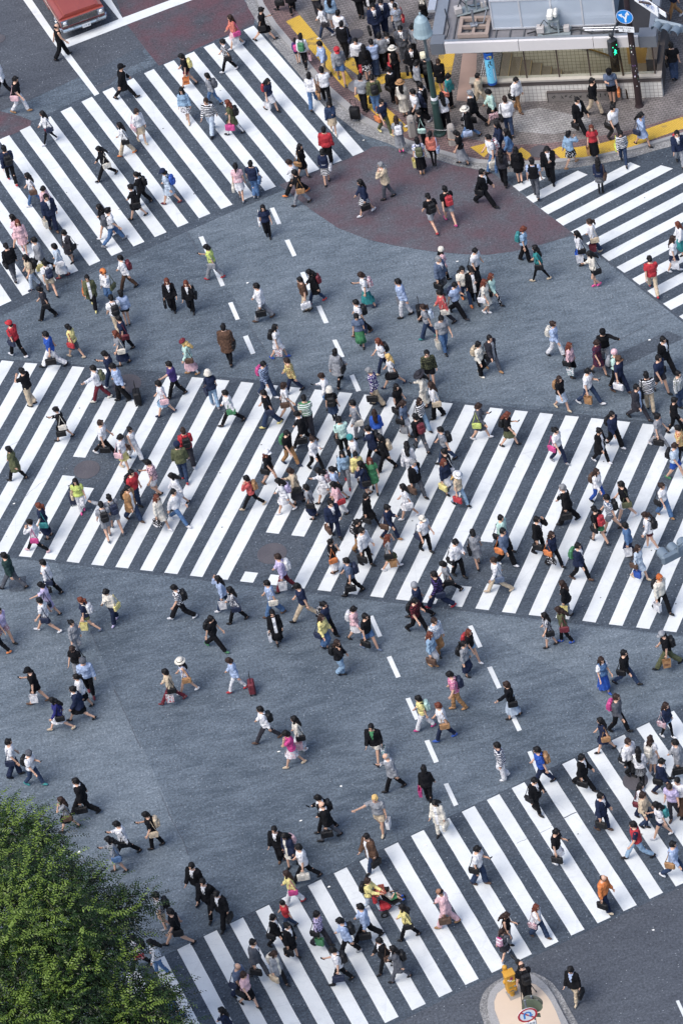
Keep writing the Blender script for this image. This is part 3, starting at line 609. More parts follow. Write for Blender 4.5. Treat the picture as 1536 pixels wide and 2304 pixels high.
# ------------------------------------------------------------------ street lamp
LG = plain('lamp_green', '2f4744', .45, .2, var=.15); LB = plain('lamp_blue_grey', '8fa3ab', .5, .1, var=.12)
lb = G(989, 300, PAVE_Z); lp = empty('street_lamp', (lb.x, lb.y, PAVE_Z)); tag(lp, 'tall green lamp post with a pale bell-shaped lantern on the brick pavement', 'street lamp')
zt = zat(lb, 88) - PAVE_Z
mb = MB(); mb.lathe((0, 0, 0), [(.24, 0), (.24, .05), (.19, .12), (.155, .5), (.135, 1.1), (.13, 1.45)], 20); mb.build('base', LG, lp)
mb = MB(); mb.lathe((0, 0, 1.45), [(.15, 0), (.15, .05), (.13, .07), (.14, .10), (.115, .14), (.10, 1.2), (.075, 2.0)], 20); mb.build('shaft', LG, lp)
mb = MB(); mb.lathe((0, 0, 3.45), [(.095, 0), (.095, .06), (.065, .10), (.055, zt - 3.45 - .1), (.07, zt - 3.45)], 16); mb.build('pole', plain('pole_grey', '59656b', .5, .2), lp)
mb = MB(); mb.cyl((0, 0, 1.62), (0, 0, 1.74), .128, n=20); mb.build('label_band', WHT, lp)
mb = MB(); mb.tube([(0, 0, zt - .12), (0, .0, zt + .05), (-.02, 0, zt + .18)], [.05, .04, .05], 10); mb.build('neck', LB, lp)
mb = MB(); zc = zt + .22; mb.lathe((-.02, 0, zc), [(.30, 0), (.365, .02), (.365, .06), (.33, .16), (.30, .42), (.24, .66), (.14, .80), (.05, .86), (.035, .93), (.045, .97), (.01, 1.02)], 16); mb.build('lantern', LB, lp, smooth=False)
mb = MB(); mb.ell((-.02, 0, zc - .02), (.20, .20, .12)); mb.build('bulb_cover', plain('frosted_glass', 'c9c9c2', .3), lp, smooth=True)
mb = MB(); mb.rbox((-.16, -.10, zt - .62), (.20, .22, .22), .03); mb.cyl((-.16, -.21, zt - .62), (-.16, -.24, zt - .62), .06); mb.build('camera_box', plain('cream_plastic', 'd5cfb4', .5), lp)

# stone bollards and chain
ST = plain('bollard_stone', '96918d', .9, var=.22, scale=18); bp_ = []
for i, (x, y, l) in enumerate(((929, 303, 'square stone bollard beside the tactile strip, left end of the chain'), (1019, 322, 'stone bollard beside the lamp post, right end of the chain'))):
    g = G(x, y, PAVE_Z); bp_.append(g); mb = MB(); mb.loft([[Vector((sx * a, sy * a, z)) for sx, sy in ((-1, -.6), (-.6, -1), (.6, -1), (1, -.6), (1, .6), (.6, 1), (-.6, 1), (-1, .6))] for z, a in ((0, .17), (.72, .145), (.82, .125), (.88, .08))])
    o = mb.build('stone_bollard', ST, loc=(g.x, g.y, PAVE_Z)); tag(o, l, 'bollard', 'stone bollards at the kerb')
    mb = MB(); mb.cyl((0, -.15, .70), (0, -.165, .70), .035, n=12); mb.build('ring', STEEL, o)
mb = MB(); a, b = bp_[0] + Vector((.1, 0, .66)), bp_[1] + Vector((-.1, 0, .66)); nl = 46
for i in range(nl):
    t = (i + .5) / nl; p = a.lerp(b, t); p.z -= .30 * 4 * t * (1 - t) * .6; d = (b - a).normalized(); u = Vector((0, 0, 1)) if i % 2 else d.cross(Vector((0, 0, 1))); L2 = (b - a).length / nl * .72
    mb.tube([p + d * L2 * cos(q) + u * .014 * sin(q) for q in [k * PI / 3 for k in range(7)]], .0055, 4)
tag(mb.build('chain', plain('chain_steel', 'a9aaad', .4, .6)), 'pale metal chain hanging between the two stone bollards', 'chain')

# ------------------------------------------------------------------ signal pole
PBR = plain('pole_brown', '33272a', .55, .2, var=.3, scale=14)
pb0 = G(1437, 238, PAVE_Z); po = empty('traffic_pole', (pb0.x, pb0.y, PAVE_Z)); tag(po, 'dark brown sticker-covered pole carrying the blue arrow sign at the station entrance', 'pole')
mb = MB(); mb.lathe((0, 0, 0), [(.17, 0), (.15, .05), (.13, .12), (.115, 2.6), (.105, 6.6), (.1, 8.2)], 18); mb.build('pole', PBR, po)
random.seed(21)
for i in range(22):
    z = random.uniform(1.0, 2.9); a = rad(random.uniform(215, 325)); c = random.choice(['d9dadc', 'c23a3a', '3b3f46', 'b8b23a', '5a8a6a', '8f6fae', 'e6e6e6', 'c8c8cc']); mb = MB(); r = .129 - .004 * z
    sz, sw = random.uniform(.03, .08), random.uniform(.15, .35)
    mb.add([Vector((cos(a + q) * r, sin(a + q) * r, z + w)) for w in (0, sz) for q in (0, sw / 2, sw)], [(0, 1, 4, 3), (1, 2, 5, 4)]); mb.build('sticker', plain('sticker_p%d' % (i % 8), c, .5, var=.3, scale=30), po)
def pole_z(py): return zat(pb0, py)
zs = pole_z(40); ps = G(1404, 38, zs + .22)
ar = empty('lane_arrow_sign', (ps.x, ps.y, zs + .22), rad(-24)); tag(ar, 'round blue sign with two white arrows fixed to the dark signal pole', 'road sign')
mb = MB(); disc(mb, .315, 0); fc = mb.build('sign_face', BLU, ar)
mb = MB(); ring(mb, .298, .312, -.003); mb.build('white_rim', WHT, fc)
mb = MB(); band2(mb, [(.02, -.24), (.02, -.09), (.06, .04), (.09, .12)], .065, -.004); flat(mb, [(-.0, .08), (.19, .10), (.115, .26)], -.004); band2(mb, [(.02, -.10), (-.05, .00), (-.13, .05)], .062, -.005); flat(mb, [(-.10, -.04), (-.09, .14), (-.25, .08)], -.005); mb.build('arrows', WHT, fc)
mb = MB(); mb.box((.05, .05, 0), (.30, .05, .05)); mb.box((0, .02, -.1), (.05, .03, .5)); mb.build('bracket', STEEL, ar)
z2 = pole_z(66); p2 = G(1408, 66, z2 + .22); s2 = empty('hours_sign', (p2.x, p2.y, z2 + .22), rad(-24)); tag(s2, 'small white sign reading 8-22 under the blue arrow sign', 'road sign')
mb = MB(); mb.box((0, 0, 0), (.58, .012, .25)); f2 = mb.build('sign_face', WHT, s2); letter('路線バスを除く', .078, TXT, f2, (0, -.009, .052)); letter('8 - 22', .125, TXT, f2, (0, -.009, -.058))
# pedestrian light
zq = pole_z(110) + .05; pq = G(1381, 108, zq); pe = empty('pedestrian_signal', (pq.x, pq.y, zq), rad(28)); tag(pe, 'pedestrian signal showing a green walking figure beside the dark pole', 'pedestrian signal')
mb = MB(); mb.rbox((0, .10, 0), (.34, .24, .72), .04); hs = mb.build('housing', plain('signal_housing', '35383d', .5, .2), pe)
for zc_, e in ((.17, 0), (-.17, 1)):
    mb = MB(); mb.box((0, -.024, zc_), (.27, .01, .28)); mb.build('lens', plain('signal_glass_dark', '17201f', .25), hs)
mb = MB(); mb.tube([(0, .1, .36), (0, .1, .55)], .04, 8); mb.ell((0, .1, .56), (.10, .10, .12)); mb.tube([(0, .1, .56), (.35, .3, .62), (.62, .45, .70)], .028, 8); mb.build('bracket', plain('signal_housing', '35383d', .5), pe)
GRN = plain('green_lamp', (.02, .75, .36), .4, emit=1.6)
mb = MB(); disc(mb, .028, -.034, 16, .004, zc=-.075); band2(mb, [(0, -.11), (.005, -.19)], .06, -.034); band2(mb, [(.0, -.18), (-.045, -.285)], .03, -.035); band2(mb, [(.005, -.18), (.06, -.26)], .03, -.036); band2(mb, [(0, -.12), (-.07, -.17)], .022, -.035); band2(mb, [(0, -.12), (.07, -.15)], .022, -.036)
mb.box((.085, -.034, .115), (.022, .006, .05)); mb.box((-.085, -.034, .085), (.022, .006, .05)); mb.build('walking_figure', GRN, hs)
# vehicle signals
SGN = plain('signal_grey', '6b7986', .5, .15, var=.12)
def vsignal(px, py, z, yaw, lbl, arm, mount, lens_red=False):
    g = G(px, py, z); r = empty('traffic_light', (g.x, g.y, z), yaw); tag(r, lbl, 'traffic light', 'traffic lights over the road')
    mb = MB(); mb.rbox((0, .12, 0), (1.16, .16, .40), .08); mb.build('housing', SGN, r)
    for i, x in enumerate((-.37, 0, .37)):
        mb = MB(); mb.lathe((0, 0, 0), [(.14, 0), (.14, .012), (.01, .03)], 20); me = mb.mesh('lens', [plain('lens_%d' % i, ('2f5a4e', '6b6038', '8a3038')[i], .3)]); o = bpy.data.objects.new('lens', me); COL.objects.link(o); o.parent = r; o.location = (x, .04, 0); o.rotation_euler = (PI / 2, 0, 0)
        mb = MB(); nn = 16; f = []
        for q in (0, .30):
            f.append([Vector((x + .165 * cos(t), .05 - q - (0 if q == 0 else .03 * sin(t)), .165 * sin(t) - .14 * q * 0)) for t in [rad(-25) + rad(230) * k / nn for k in range(nn + 1)]])
        vs = f[0] + f[1]; mb.add(vs, [(k, k + 1, nn + 2 + k, nn + 1 + k) for k in range(nn)]); ho = mb.build('hood', SGN, r); sm = ho.modifiers.new('t', 'SOLIDIFY'); sm.thickness = .012
    mb = MB(); mb.tube(arm, .045, 10); mb.build('arm', mount, r); return r
vsignal(1500, 62, 5.3, rad(-38), 'grey traffic light hanging beyond the roof of the station entrance', [(0, .2, .1), (0, .2, .45), (-.6, .2, .75), (-1.1, .1, .8)], PBR)
vs2 = vsignal(1518, 1240, 5.4, rad(202), 'grey traffic light reaching in over the central crosswalk', [(0, .2, .1), (0, .2, .4), (-1.4, .2, .6), (-4.5, .2, .7)], SGN)
# hanging street-name plates
for i, (px, py, wd, tx, l) in enumerate(((1452, 8, .50, '渋谷駅前', 'white hanging plate with large blue characters on the dark pole'), (1470, 16, .22, 'Shibuya Sta.', 'narrow white plate of small letters beside the blue-lettered plate'))):
    z = 5.9; g = G(px, py, z); o = empty('name_plate', (g.x, g.y, z), rad(-62)); tag(o, l, 'sign'); mb = MB(); mb.box((0, 0, .0), (1.35, .03, wd * .9)); f = mb.build('sign_face', WHT, o); letter(tx, .26 if i == 0 else .14, plain('sign_blue_text', '2c5fa8', .5), f, (0, -.018, 0))
    mb = MB(); mb.tube([(-.6, .03, 0), (-1.2, .05, 0)], .03, 6); mb.build('bracket', STEEL, o)

# ------------------------------------------------------------------ station entrance
def eb(mb, u0, u1, v0, v1, z0_, z1_):
    mb.box(ent((u0 + u1) / 2, (v0 + v1) / 2, (z0_ + z1_) / 2), (abs(u1 - u0), abs(v1 - v0), abs(z1_ - z0_)), m=EM)
def tile_mat(name, base, grout, s=.10):
    m, nt, b = node_mat(name); tc = N(nt, 'ShaderNodeTexCoord'); mp = N(nt, 'ShaderNodeMapping'); mp.vector_type = 'POINT'
    mp.inputs['Rotation'].default_value = (PI / 2, 0, 0)
    # rotate into the wall plane: u along wall, z up
    rz = N(nt, 'ShaderNodeMapping'); rz.inputs['Rotation'].default_value = (0, 0, -math.atan2(EU.y, EU.x)); L(nt, tc.outputs['Object'], rz.inputs['Vector']); L(nt, rz.outputs[0], mp.inputs['Vector'])
    br = N(nt, 'ShaderNodeTexBrick'); br.offset = 0; br.inputs['Scale'].default_value = 1; br.inputs['Brick Width'].default_value = s; br.inputs['Row Height'].default_value = s; br.inputs['Mortar Size'].default_value = s * .045
    br.inputs['Color1'].default_value = (*base, 1); br.inputs['Color2'].default_value = (*[x * .93 for x in base], 1); br.inputs['Mortar'].default_value = (*grout, 1); L(nt, mp.outputs[0], br.inputs['Vector'])
    st = noise_n(nt, tc.outputs['Object'], 1.4, 4); L(nt, mix(nt, 1.0, br.outputs['Color'], ramp(nt, st, [(.3, .88), (.7, 1.05)]), 'MULTIPLY'), b.inputs['Base Color']); b.inputs['Roughness'].default_value = .35; return m
TW = tile_mat('white_wall_tiles', (.62, .61, .58), (.17, .14, .14), .155); TB = tile_mat('beige_wall_tiles', (.54, .50, .41), (.12, .105, .09), .155)
CONC = plain('pale_concrete', '9d9892', .85, var=.15, scale=5); DG = plain('dark_band', '4d4746', .6, var=.1); ROOFG = plain('roof_zinc', '77767a', .6, .2, var=.45, scale=3.5); FASC = plain('fascia_white', 'c9c6c6', .5, var=.03)
sb = empty('station_entrance', ent(0, 0, 0)); tag(sb, 'roofed subway stair entrance with white tiled low wall and glass panels', 'building')
def eb_build(name, mat, items, parent=sb):
    mb = MB()
    for it in items: eb(mb, *it)
    o = mb.build(name, mat)
    if parent:
        o.parent = parent; o.matrix_parent_inverse = Matrix.Translation(-parent.location)
    return o
WT = .80
eb_build('low_wall', TW, [(-.05, EL, 0, .22, 0, WT)])
eb_build('wall_band', DG, [(-.05, EL - .002, .004, .24, WT + .002, WT + .20)])
eb_build('wall_ledge', CONC, [(-.10, EL + .02, -.03, .30, WT + .202, WT + .28)])
eb_build('side_wall', DG, [(EL - .20, EL - .004, .245, 3.4, 0, WT + .20)])
# lining of the stairwell, back wall
eb_build('back_wall', TB, [(HU0 - .1, EL - 1.5, HV1, HV1 + .2, -3.2, 2.9)])
eb_build('stairwell_side', TB, [(HU1 + .003, HU1 + .15, HV0 + .01, HV1, -3.2, .08), (HU0, HU1, HV0 - .12, HV0 - .003, -3.2, .08)])
STEP = plain('stair_concrete', '6f665c', .85, var=.18, scale=7)
st_items = []; u = HU0 + .02
nst = 12
for k in range(nst):
    u0 = HU0 + .02 + k * .36; st_items.append((u0, min(u0 + .36, HU1), HV0 + .01, HV1 - .003, -3.2, .02 - .165 * k if k else .06))
eb_build('stairs', STEP, st_items)
eb_build('stair_nosing', plain('nosing', '8d7a55', .5), [(HU0 + .02 + k * .36 + .33, HU0 + .02 + k * .36 + .356, HV0 + .05, HV1 - .05, .022 - .165 * k if k else .061, .026 - .165 * k if k else .066) for k in range(nst - 1)])
mb = MB(); mb.tube([ent(1.6, HV1 - .09, 1.35), ent(EL - 1.9, HV1 - .09, -.35)], .035, 8); o = mb.build('handrail', plain('brass_rail', '8c7448', .35, .7)); o.parent = sb; o.matrix_parent_inverse = Matrix.Translation(-sb.location)
# right bay: lit beige panel, dark plinth, polished column
eb_build('lit_panel', plain('beige_marble', 'b08c55', .4, var=.12), [(EL - 1.45, EL - .45, 2.0, 2.12, .1, 2.75)])
eb_build('bay_floor', plain('brown_floor', '5b5148', .6), [(HU1 + .16, EL - .21, .31, 3.3, .07, .13)])
eb_build('plinth', DG, [(EL - .62, EL - .21, .9, 1.9, .132, 1.15)])
mb = MB(); c = ent(EL - 1.75, .75, 0); mb.cyl(c, c + Vector((0, 0, 2.9)), .17, n=24); mb.cyl(ent(EL - 1.32, -.02, .08), ent(EL - 1.5, .3, 2.6), .04, n=8); o = mb.build('column', plain('polished_steel', '5c5148', .25, .8, var=.3)); o.parent = sb; o.matrix_parent_inverse = Matrix.Translation(-sb.location)
# the station's own ceiling light
LMP = plain('lamp_tube', (1.0, .93, .78), .4, emit=4)
eb_build('ceiling_light', LMP, [(1.2, EL - .6, 1.55, 1.70, 2.50, 2.56)])
al = bpy.data.lights.new('ceiling_lamp', 'AREA'); al.shape = 'RECTANGLE'; al.size = EL - 2; al.size_y = .25; al.energy = 48; al.color = (1, .93, .82); ao = bpy.data.objects.new('ceiling_lamp', al); COL.objects.link(ao); ao.location = ent(EL / 2 + .3, 1.6, 2.46); ao.rotation_euler = (0, 0, math.atan2(EU.y, EU.x))
# glass with slim posts
ZR = 2.62
posts = [(1236 - 0, 0), (1324, 0), (1182, 0)]
for k, uu in enumerate((entuv(1184, 178, 1.1)[0], entuv(1257, 176, 1.1)[0], entuv(1327, 174, 1.1)[0], EL - .22)):
    eb_build('window_post', plain('post_dark', '50443f', .5, .2), [(uu - .025, uu + .025, .13, .19, WT + .282, ZR)])
m_, nt_, b_ = node_mat('entrance_glass'); b_.inputs['Base Color'].default_value = (.9, .95, .95, 1); b_.inputs['Roughness'].default_value = .05
tr = N(nt_, 'ShaderNodeBsdfTransparent'); tr.inputs[0].default_value = (.93, .96, .95, 1); mx = N(nt_, 'ShaderNodeMixShader'); lw = N(nt_, 'ShaderNodeLayerWeight'); lw.inputs[0].default_value = .25
L(nt_, math_n(nt_, 'MULTIPLY', lw.outputs['Fresnel'], .7), mx.inputs[0]); L(nt_, tr.outputs[0], mx.inputs[1]); gl = N(nt_, 'ShaderNodeBsdfGlossy'); gl.inputs['Roughness'].default_value = .05; L(nt_, gl.outputs[0], mx.inputs[2]); L(nt_, mx.outputs[0], nt_.nodes['Material Output'].inputs[0]); GLASS = m_
eb_build('window_glass', GLASS, [(.95, EL - .25, .155, .163, WT + .285, ZR)])
# roof
UL = entuv(971, 119, ZR)[0]; UR = EL + .02; VF = entuv(1236, 112, ZR)[1]
RT = ZR + .46
eb_build('roof_slab', ROOFG, [(UL + .25, UR - .25, VF + .1, 6.5, ZR + .02, RT - .08)])
eb_build('fascia', FASC, [(UL + .52, UL + 3.25, VF - .02, VF + .098, ZR, RT), (UL + 3.27, UL + 6.0, VF - .02, VF + .098, ZR, RT), (UL + 6.02, UR - .66, VF - .02, VF + .098, ZR, RT)])
CAPM = plain('corner_cap', '6f747c', .5, .3, var=.1)
eb_build('corner_cap', CAPM, [(UL, UL + .50, VF - .04, VF + .5, ZR - .02, RT + .02)]); eb_build('corner_cap', CAPM, [(UR - .64, UR, VF - .04, VF + .5, ZR - .02, RT + .02)])
eb_build('roof_trim', plain('trim_zinc', '8d939b', .45, .5, var=.12), [(UL, UL + .42, VF + .52, 3.4, RT - .25, RT + .03), (UR - .3, UR, VF + .502, 6.5, RT - .3, RT + .02), (UL + .50, UR - .64, VF + .10, VF + .22, RT - .078, RT + .01)])
eb_build('roof_trim', plain('trim_bright', 'b9bdc4', .4, .5), [(UL - .30, UL - .02, VF + 1.9, 3.6, RT + .0, RT + .12)])
ribs = [(UL + .8 + .52 * k, UL + .85 + .52 * k, VF + .24, 6.4, RT - .078, RT - .02) for k in range(5)] + [(UL + 3.4 + .42 * k, UL + 3.45 + .42 * k, VF + .24, VF + 1.15, RT - .078, RT - .02) for k in range(10)]
eb_build('roof_rib', plain('rib_grey', '5a5c61', .5, .3), ribs)
dk_ = plain('roof_dark', '2b2a2d', .7); eb_build('roof_dark_panel', dk_, [(UR - 1.75, UR - .31, VF + .24, 6.3, RT - .077, RT - .055)])
for k_, (pa, pb) in enumerate((((1310, 63), (1395, 61)), ((1314, 68), (1398, 66)))):
    za = RT + .12; mb = MB(); mb.tube([G(*pa, za), G(*pb, za)], .022, 6); o = mb.build('conduit', plain('trim_bright', 'b9bdc4', .4, .5)); o.parent = sb; o.matrix_parent_inverse = Matrix.Translation(-sb.location)
mb = MB(); mb.tube([G(x, y, RT + .05) for x, y in ((1185, 76), (1205, 70), (1222, 78), (1262, 72), (1300, 66), (1330, 74), (1370, 72))], .03, 6); o = mb.build('cable', BLK); o.parent = sb; o.matrix_parent_inverse = Matrix.Translation(-sb.location)
mb = MB(); mb.tube([G(x, y, RT + .05) for x, y in ((1000, 20), (1010, 60), (1004, 84))], .02, 6); o = mb.build('cable', BLK); o.parent = sb; o.matrix_parent_inverse = Matrix.Translation(-sb.location)
# mounting frame on the roof
FR = plain('frame_timber', '8f8078', .8, var=.2)
def prow(px, py, z): u_, v_ = entuv(px, py, z); return u_, v_
fz = RT + .10; a0 = prow(1028, 82, fz); a1 = prow(1098, 76, fz); vd = prow(1034, 40, fz)[1]
fu0, fu1, fv0, fv1 = a0[0], a1[0], a0[1], vd
fr = empty('mounting_frame', ent((fu0 + fu1) / 2, (fv0 + fv1) / 2, 0)); tag(fr, 'square timber and steel mounting frame bolted on the station roof', 'frame')
t_ = .13
items = [(fu0, fu1, fv0, fv0 + t_, fz - .1, fz + .06), (fu0, fu1, fv1 - t_, fv1, fz - .1, fz + .06), (fu0, fu0 + t_, fv0 + t_ + .002, fv1 - t_ - .002, fz - .1, fz + .05), (fu1 - t_, fu1, fv0 + t_ + .002, fv1 - t_ - .002, fz - .1, fz + .05), ((fu0 + fu1) / 2 - .05, (fu0 + fu1) / 2 + .05, fv0 + t_ + .002, fv1 - t_ - .002, fz - .1, fz + .04), (fu0 + t_ + .002, fu1 - t_ - .002, (fv0 + fv1) / 2 - .05, (fv0 + fv1) / 2 + .05, fz - .09, fz + .045)]
for it in items: eb_build('beam', FR, [it], fr)
mb = MB(); c = ent((fu0 + fu1) / 2, (fv0 + fv1) / 2, fz + .04); mb.cyl(c, c + Vector((0, 0, .75)), .045); mb.rbox(c + Vector((0, 0, .05)), (.28, .22, .10), .02); mb.tube([c + Vector((0, 0, .1)), c + Vector((.35, .0, .05)), c + Vector((.55, .35, .3)), c + Vector((.5, .9, .4))], .022); o = mb.build('mast', STEEL); o.parent = fr; o.matrix_parent_inverse = Matrix.Translation(-fr.location)
# floodlights / projector boxes
def roof_unit(px, py, yaw, lbl, nm='floodlight'):
    z = RT + .02; u_, v_ = prow(px, py, z); r = empty(nm, ent(u_, v_, z), yaw + math.atan2(EU.y, EU.x)); tag(r, lbl, 'floodlight'); mb = MB()
    for s in (-1, 1): mb.box((s * .17, 0, .28), (.05, .05, .56)); mb.box((s * .17, .3, .28), (.05, .05, .56))
    mb.box((0, .15, .57), (.42, .40, .04)); mb.box((0, .15, .01), (1.2, .5, .03)); mb.build('stand', plain('stand_grey', '8a9498', .5, .3), r)
    mb = MB(); mb.rbox((-.08, .1, .82), (.22, .46, .22), .04); mb.rbox((.12, .14, .86), (.14, .40, .20), .04); mb.build('lamp_housing', plain('housing_white', 'cfcfca', .5), r)
    [(mb := MB(), mb.rbox(c_, d_, .02), mb.build('junction_box', plain('box_grey', 'a9a5a4', .5), r)) for c_, d_ in (((-.50, .1, .17), (.28, .26, .26)), ((.46, .12, .15), (.22, .2, .24)))]
    mb = MB(); mb.tube([(-.5, .1, .3), (-.35, .2, .5), (-.2, .15, .3), (0, .1, .15), (.3, .1, .1), (.46, .1, .2)], .018); mb.build('cable', BLK, r)
roof_unit(1246, 76, 0, 'pair of white floodlights on a grey stand on the station roof')
roof_unit(1062, 26, rad(20), 'white floodlight boxes with cables at the back of the station roof')
# skylight
zk = RT; k0 = prow(1109, 66, zk); k1 = prow(1384, 57, zk); KU0, KU1, KV = k0[0], k1[0], k0[1]
KH = 1.25
sk_ = empty('skylight', ent((KU0 + KU1) / 2, KV, 0)); tag(sk_, 'pale-framed glass skylight box standing on the station roof', 'skylight')
SF = plain('skylight_frame', 'c3c6cc', .4, .3)
cols_ = [KU0, KU0 + (KU1 - KU0) * .235, KU0 + (KU1 - KU0) * .49, KU0 + (KU1 - KU0) * .74, KU1]
for cu in cols_: eb_build('frame', SF, [(cu - .03, cu + .03, KV, KV + .06, zk, zk + KH)], sk_)
eb_build('frame', SF, [(KU0 - .03, KU1 + .03, KV - .003, KV + .063, zk - .02, zk + .05)], sk_); eb_build('frame', SF, [(KU0 - .03, KU1 + .03, KV - .003, KV + .063, zk + KH + .001, zk + KH + .06)], sk_)
m_, nt_, b_ = node_mat('skylight_glass'); b_.inputs['Base Color'].default_value = (.40, .46, .54, 1); b_.inputs['Roughness'].default_value = .12; b_.inputs['Metallic'].default_value = .1; SKG = m_
for a, b in zip(cols_, cols_[1:]): eb_build('glass_pane', SKG, [(a + .032, b - .032, KV + .02, KV + .035, zk + .052, zk + KH - .002)], sk_)
eb_build('glass_roof', plain('skylight_top', '8e7468', .35, var=.25, scale=2), [(KU0, KU1, KV + .065, KV + 1.9, zk + KH + .0, zk + KH + .05)], sk_)
eb_build('side_panel', SKG, [(KU0 - .01, KU0 + .01, KV + .07, KV + 1.9, zk, zk + KH - .01), (KU1 - .01, KU1 + .01, KV + .07, KV + 1.9, zk, zk + KH - .01)], sk_)
# wrapped advertising column
ac = G(1107, 186, WT + .29); av = empty('advertising_column', (ac.x, ac.y, WT + .285)); tag(av, 'light blue wrapped advertising column standing on the entrance ledge', 'column')
zq_ = 1.42
mb = MB(); mb.cyl((0, 0, 0), (0, 0, zq_), .175, n=28); cw = mb.build('wrap', plain('wrap_blue', '6fbfe0', .45, var=.08), av)
mb = MB(); mb.cyl((0, 0, -.001), (0, 0, .10), .179, n=28); mb.cyl((0, 0, zq_ - .22), (0, 0, zq_ + .02), .179, n=28); mb.build('dark_band', plain('wrap_navy', '1f4f9e', .4), av)
mb = MB(); mb.cyl((0, 0, zq_), (0, 0, 1.9 - .1), .10, n=16); mb.build('core', plain('polished_steel', '5c5148', .25, .8), av)
def wrapband(pts, wd, mat, nm, r=.183):
    mb = MB(); P = [Vector(p) for p in pts]
    for i in range(len(P) - 1):
        t = (P[i + 1] - P[i]).normalized(); nn = Vector((-t.y, t.x)) * wd / 2; q = [P[i] + nn, P[i] - nn, P[i + 1] - nn, P[i + 1] + nn]
        mb.add([Vector((r * sin(a.x / r), -r * cos(a.x / r), a.y)) for a in q], [(0, 1, 2, 3)])
    mb.build(nm, mat, cw)
wrapband([(-.08, 1.30), (.0, 1.36), (.08, 1.32), (.03, 1.24)], .06, plain('emblem_yellow', 'd8c83a', .5), 'emblem')
wrapband([(-.05, 1.10), (.04, 1.12), (.0, 1.0), (.08, .92)], .035, TXT, 'drawing'); wrapband([(-.04, 1.04), (-.08, .92), (-.02, .84)], .03, TXT, 'drawing', .184)
wrapband([(.0, .78), (-.10, .68), (-.03, .60), (-.11, .52), (-.02, .42)], .02, plain('drawing_blue', '2b8fc8', .5), 'drawing'); wrapband([(.10, .75), (.11, .2)], .04, WHT, 'drawing')
# poster and street bench board with scribbles
po_uv = entuv(1363, 140, 1.4)
pw = empty('notice', ent(entuv(1363, 140, 1.25)[0], HV1 - .02, 1.15)); 
# solve the notice on the back wall
for z in [x * .05 for x in range(0, 50)]:
    if entuv(1363, 140, z)[1] <= HV1: break
nz = z; nu = entuv(1363, 140, nz)[0]; bpy.data.objects.remove(pw)
pw = empty('notice', ent(nu, HV1 - .02, nz), math.atan2(EU.y, EU.x)); tag(pw, 'white printed notice stuck on the beige tiled stairwell wall', 'notice')
mb = MB(); mb.box((0, 0, 0), (.34, .01, .42)); f = mb.build('sheet', WHT, pw)
mb = MB(); [mb.box((0, -.0065, .15 - .05 * k), (.27, .002, .018)) for k in range(7)]; mb.build('print', TXT, f)
bo = ent(entuv(1232, 222, .1)[0], -.18, 0); bu0 = entuv(1234, 224, .09)[0]; bu1 = entuv(1398, 220, .09)[0]
bn = empty('notice_board', ent((bu0 + bu1) / 2, -.06, PAVE_Z)); tag(bn, 'long low grey board scrawled with black graffiti against the tiled wall', 'board')
eb_build('board', plain('board_grey', '6e6a68', .8, var=.3, scale=9), [(bu0, bu1, -.10, -.005, PAVE_Z + .01, .52)], bn); eb_build('frame', DG, [(bu0 - .03, bu1 + .03, -.12, -.003, .522, .56), (bu0 - .03, bu0, -.12, -.003, PAVE_Z, .52), (bu1, bu1 + .03, -.12, -.003, PAVE_Z, .52)], bn)
random.seed(4); uu = bu0 + .15
while uu < bu1 - .2:
    mb = MB()
    P = [(uu + random.uniform(0, .13), .24 + random.uniform(0, .20)) for _ in range(5)]
    for (x0, z0_), (x1, z1_) in zip(P, P[1:]):
        d = Vector((x1 - x0, z1_ - z0_)); 
        if d.length < .01: continue
        nn = Vector((-d.y, d.x)).normalized() * .012; mb.add([ent(x + q.x, -.1035, z + q.y) for x, z, q in ((x0, z0_, nn), (x0, z0_, -nn), (x1, z1_, -nn), (x1, z1_, nn))], [(0, 1, 2, 3)])
    o = mb.build('graffiti', TXT); o.parent = bn; o.matrix_parent_inverse = Matrix.Translation(-bn.location)
    uu += random.choice((.17, .17, .30))
# bright dots of the entrance tactile studs
mb = MB()
for i in range(5):
    for k in range(16):
        g = G(1078 + i * 5.0 + (15 - k) * .75, 128 + k * 3.6, PAVE_Z + .012); mb.cyl(g, g + Vector((0, 0, .008)), .022, n=8)
tag(mb.build('pavement_studs', WHT), kind='structure')

# ------------------------------------------------------------------ pickup truck
zb = .52; fl = G(138, 70, zb); fr_ = G(241, 33, zb); ax = (fr_ - fl); wid = ax.length; ax.normalize(); fwd = Vector((ax.y, -ax.x, 0))
ctr = (fl + fr_) / 2; TY = math.atan2(fwd.y, fwd.x); k = wid / 2.02
tk = empty('pickup_truck', (ctr.x, ctr.y, 0), TY); tk.scale = (k,) * 3; tag(tk, 'old brick-red pickup truck with chrome bumper waiting at the stop line', 'pickup truck')
m_, nt_, b_ = node_mat('red_car_paint'); v_ = mapping(nt_); L(nt_, mix(nt_, noise_n(nt_, v_, 3, 3), (.26, .052, .040), (.33, .075, .055)), b_.inputs['Base Color']); b_.inputs['Roughness'].default_value = .32; b_.inputs['Metallic'].default_value = .25; b_.inputs['Coat Weight'].default_value = .5; CARP = m_
CHR = plain('chrome', 'c9ccd2', .12, .95, var=.04); RUB = plain('rubber', '1b1b1c', .8); GLS = plain('car_glass', '2a3036', .08, .3)
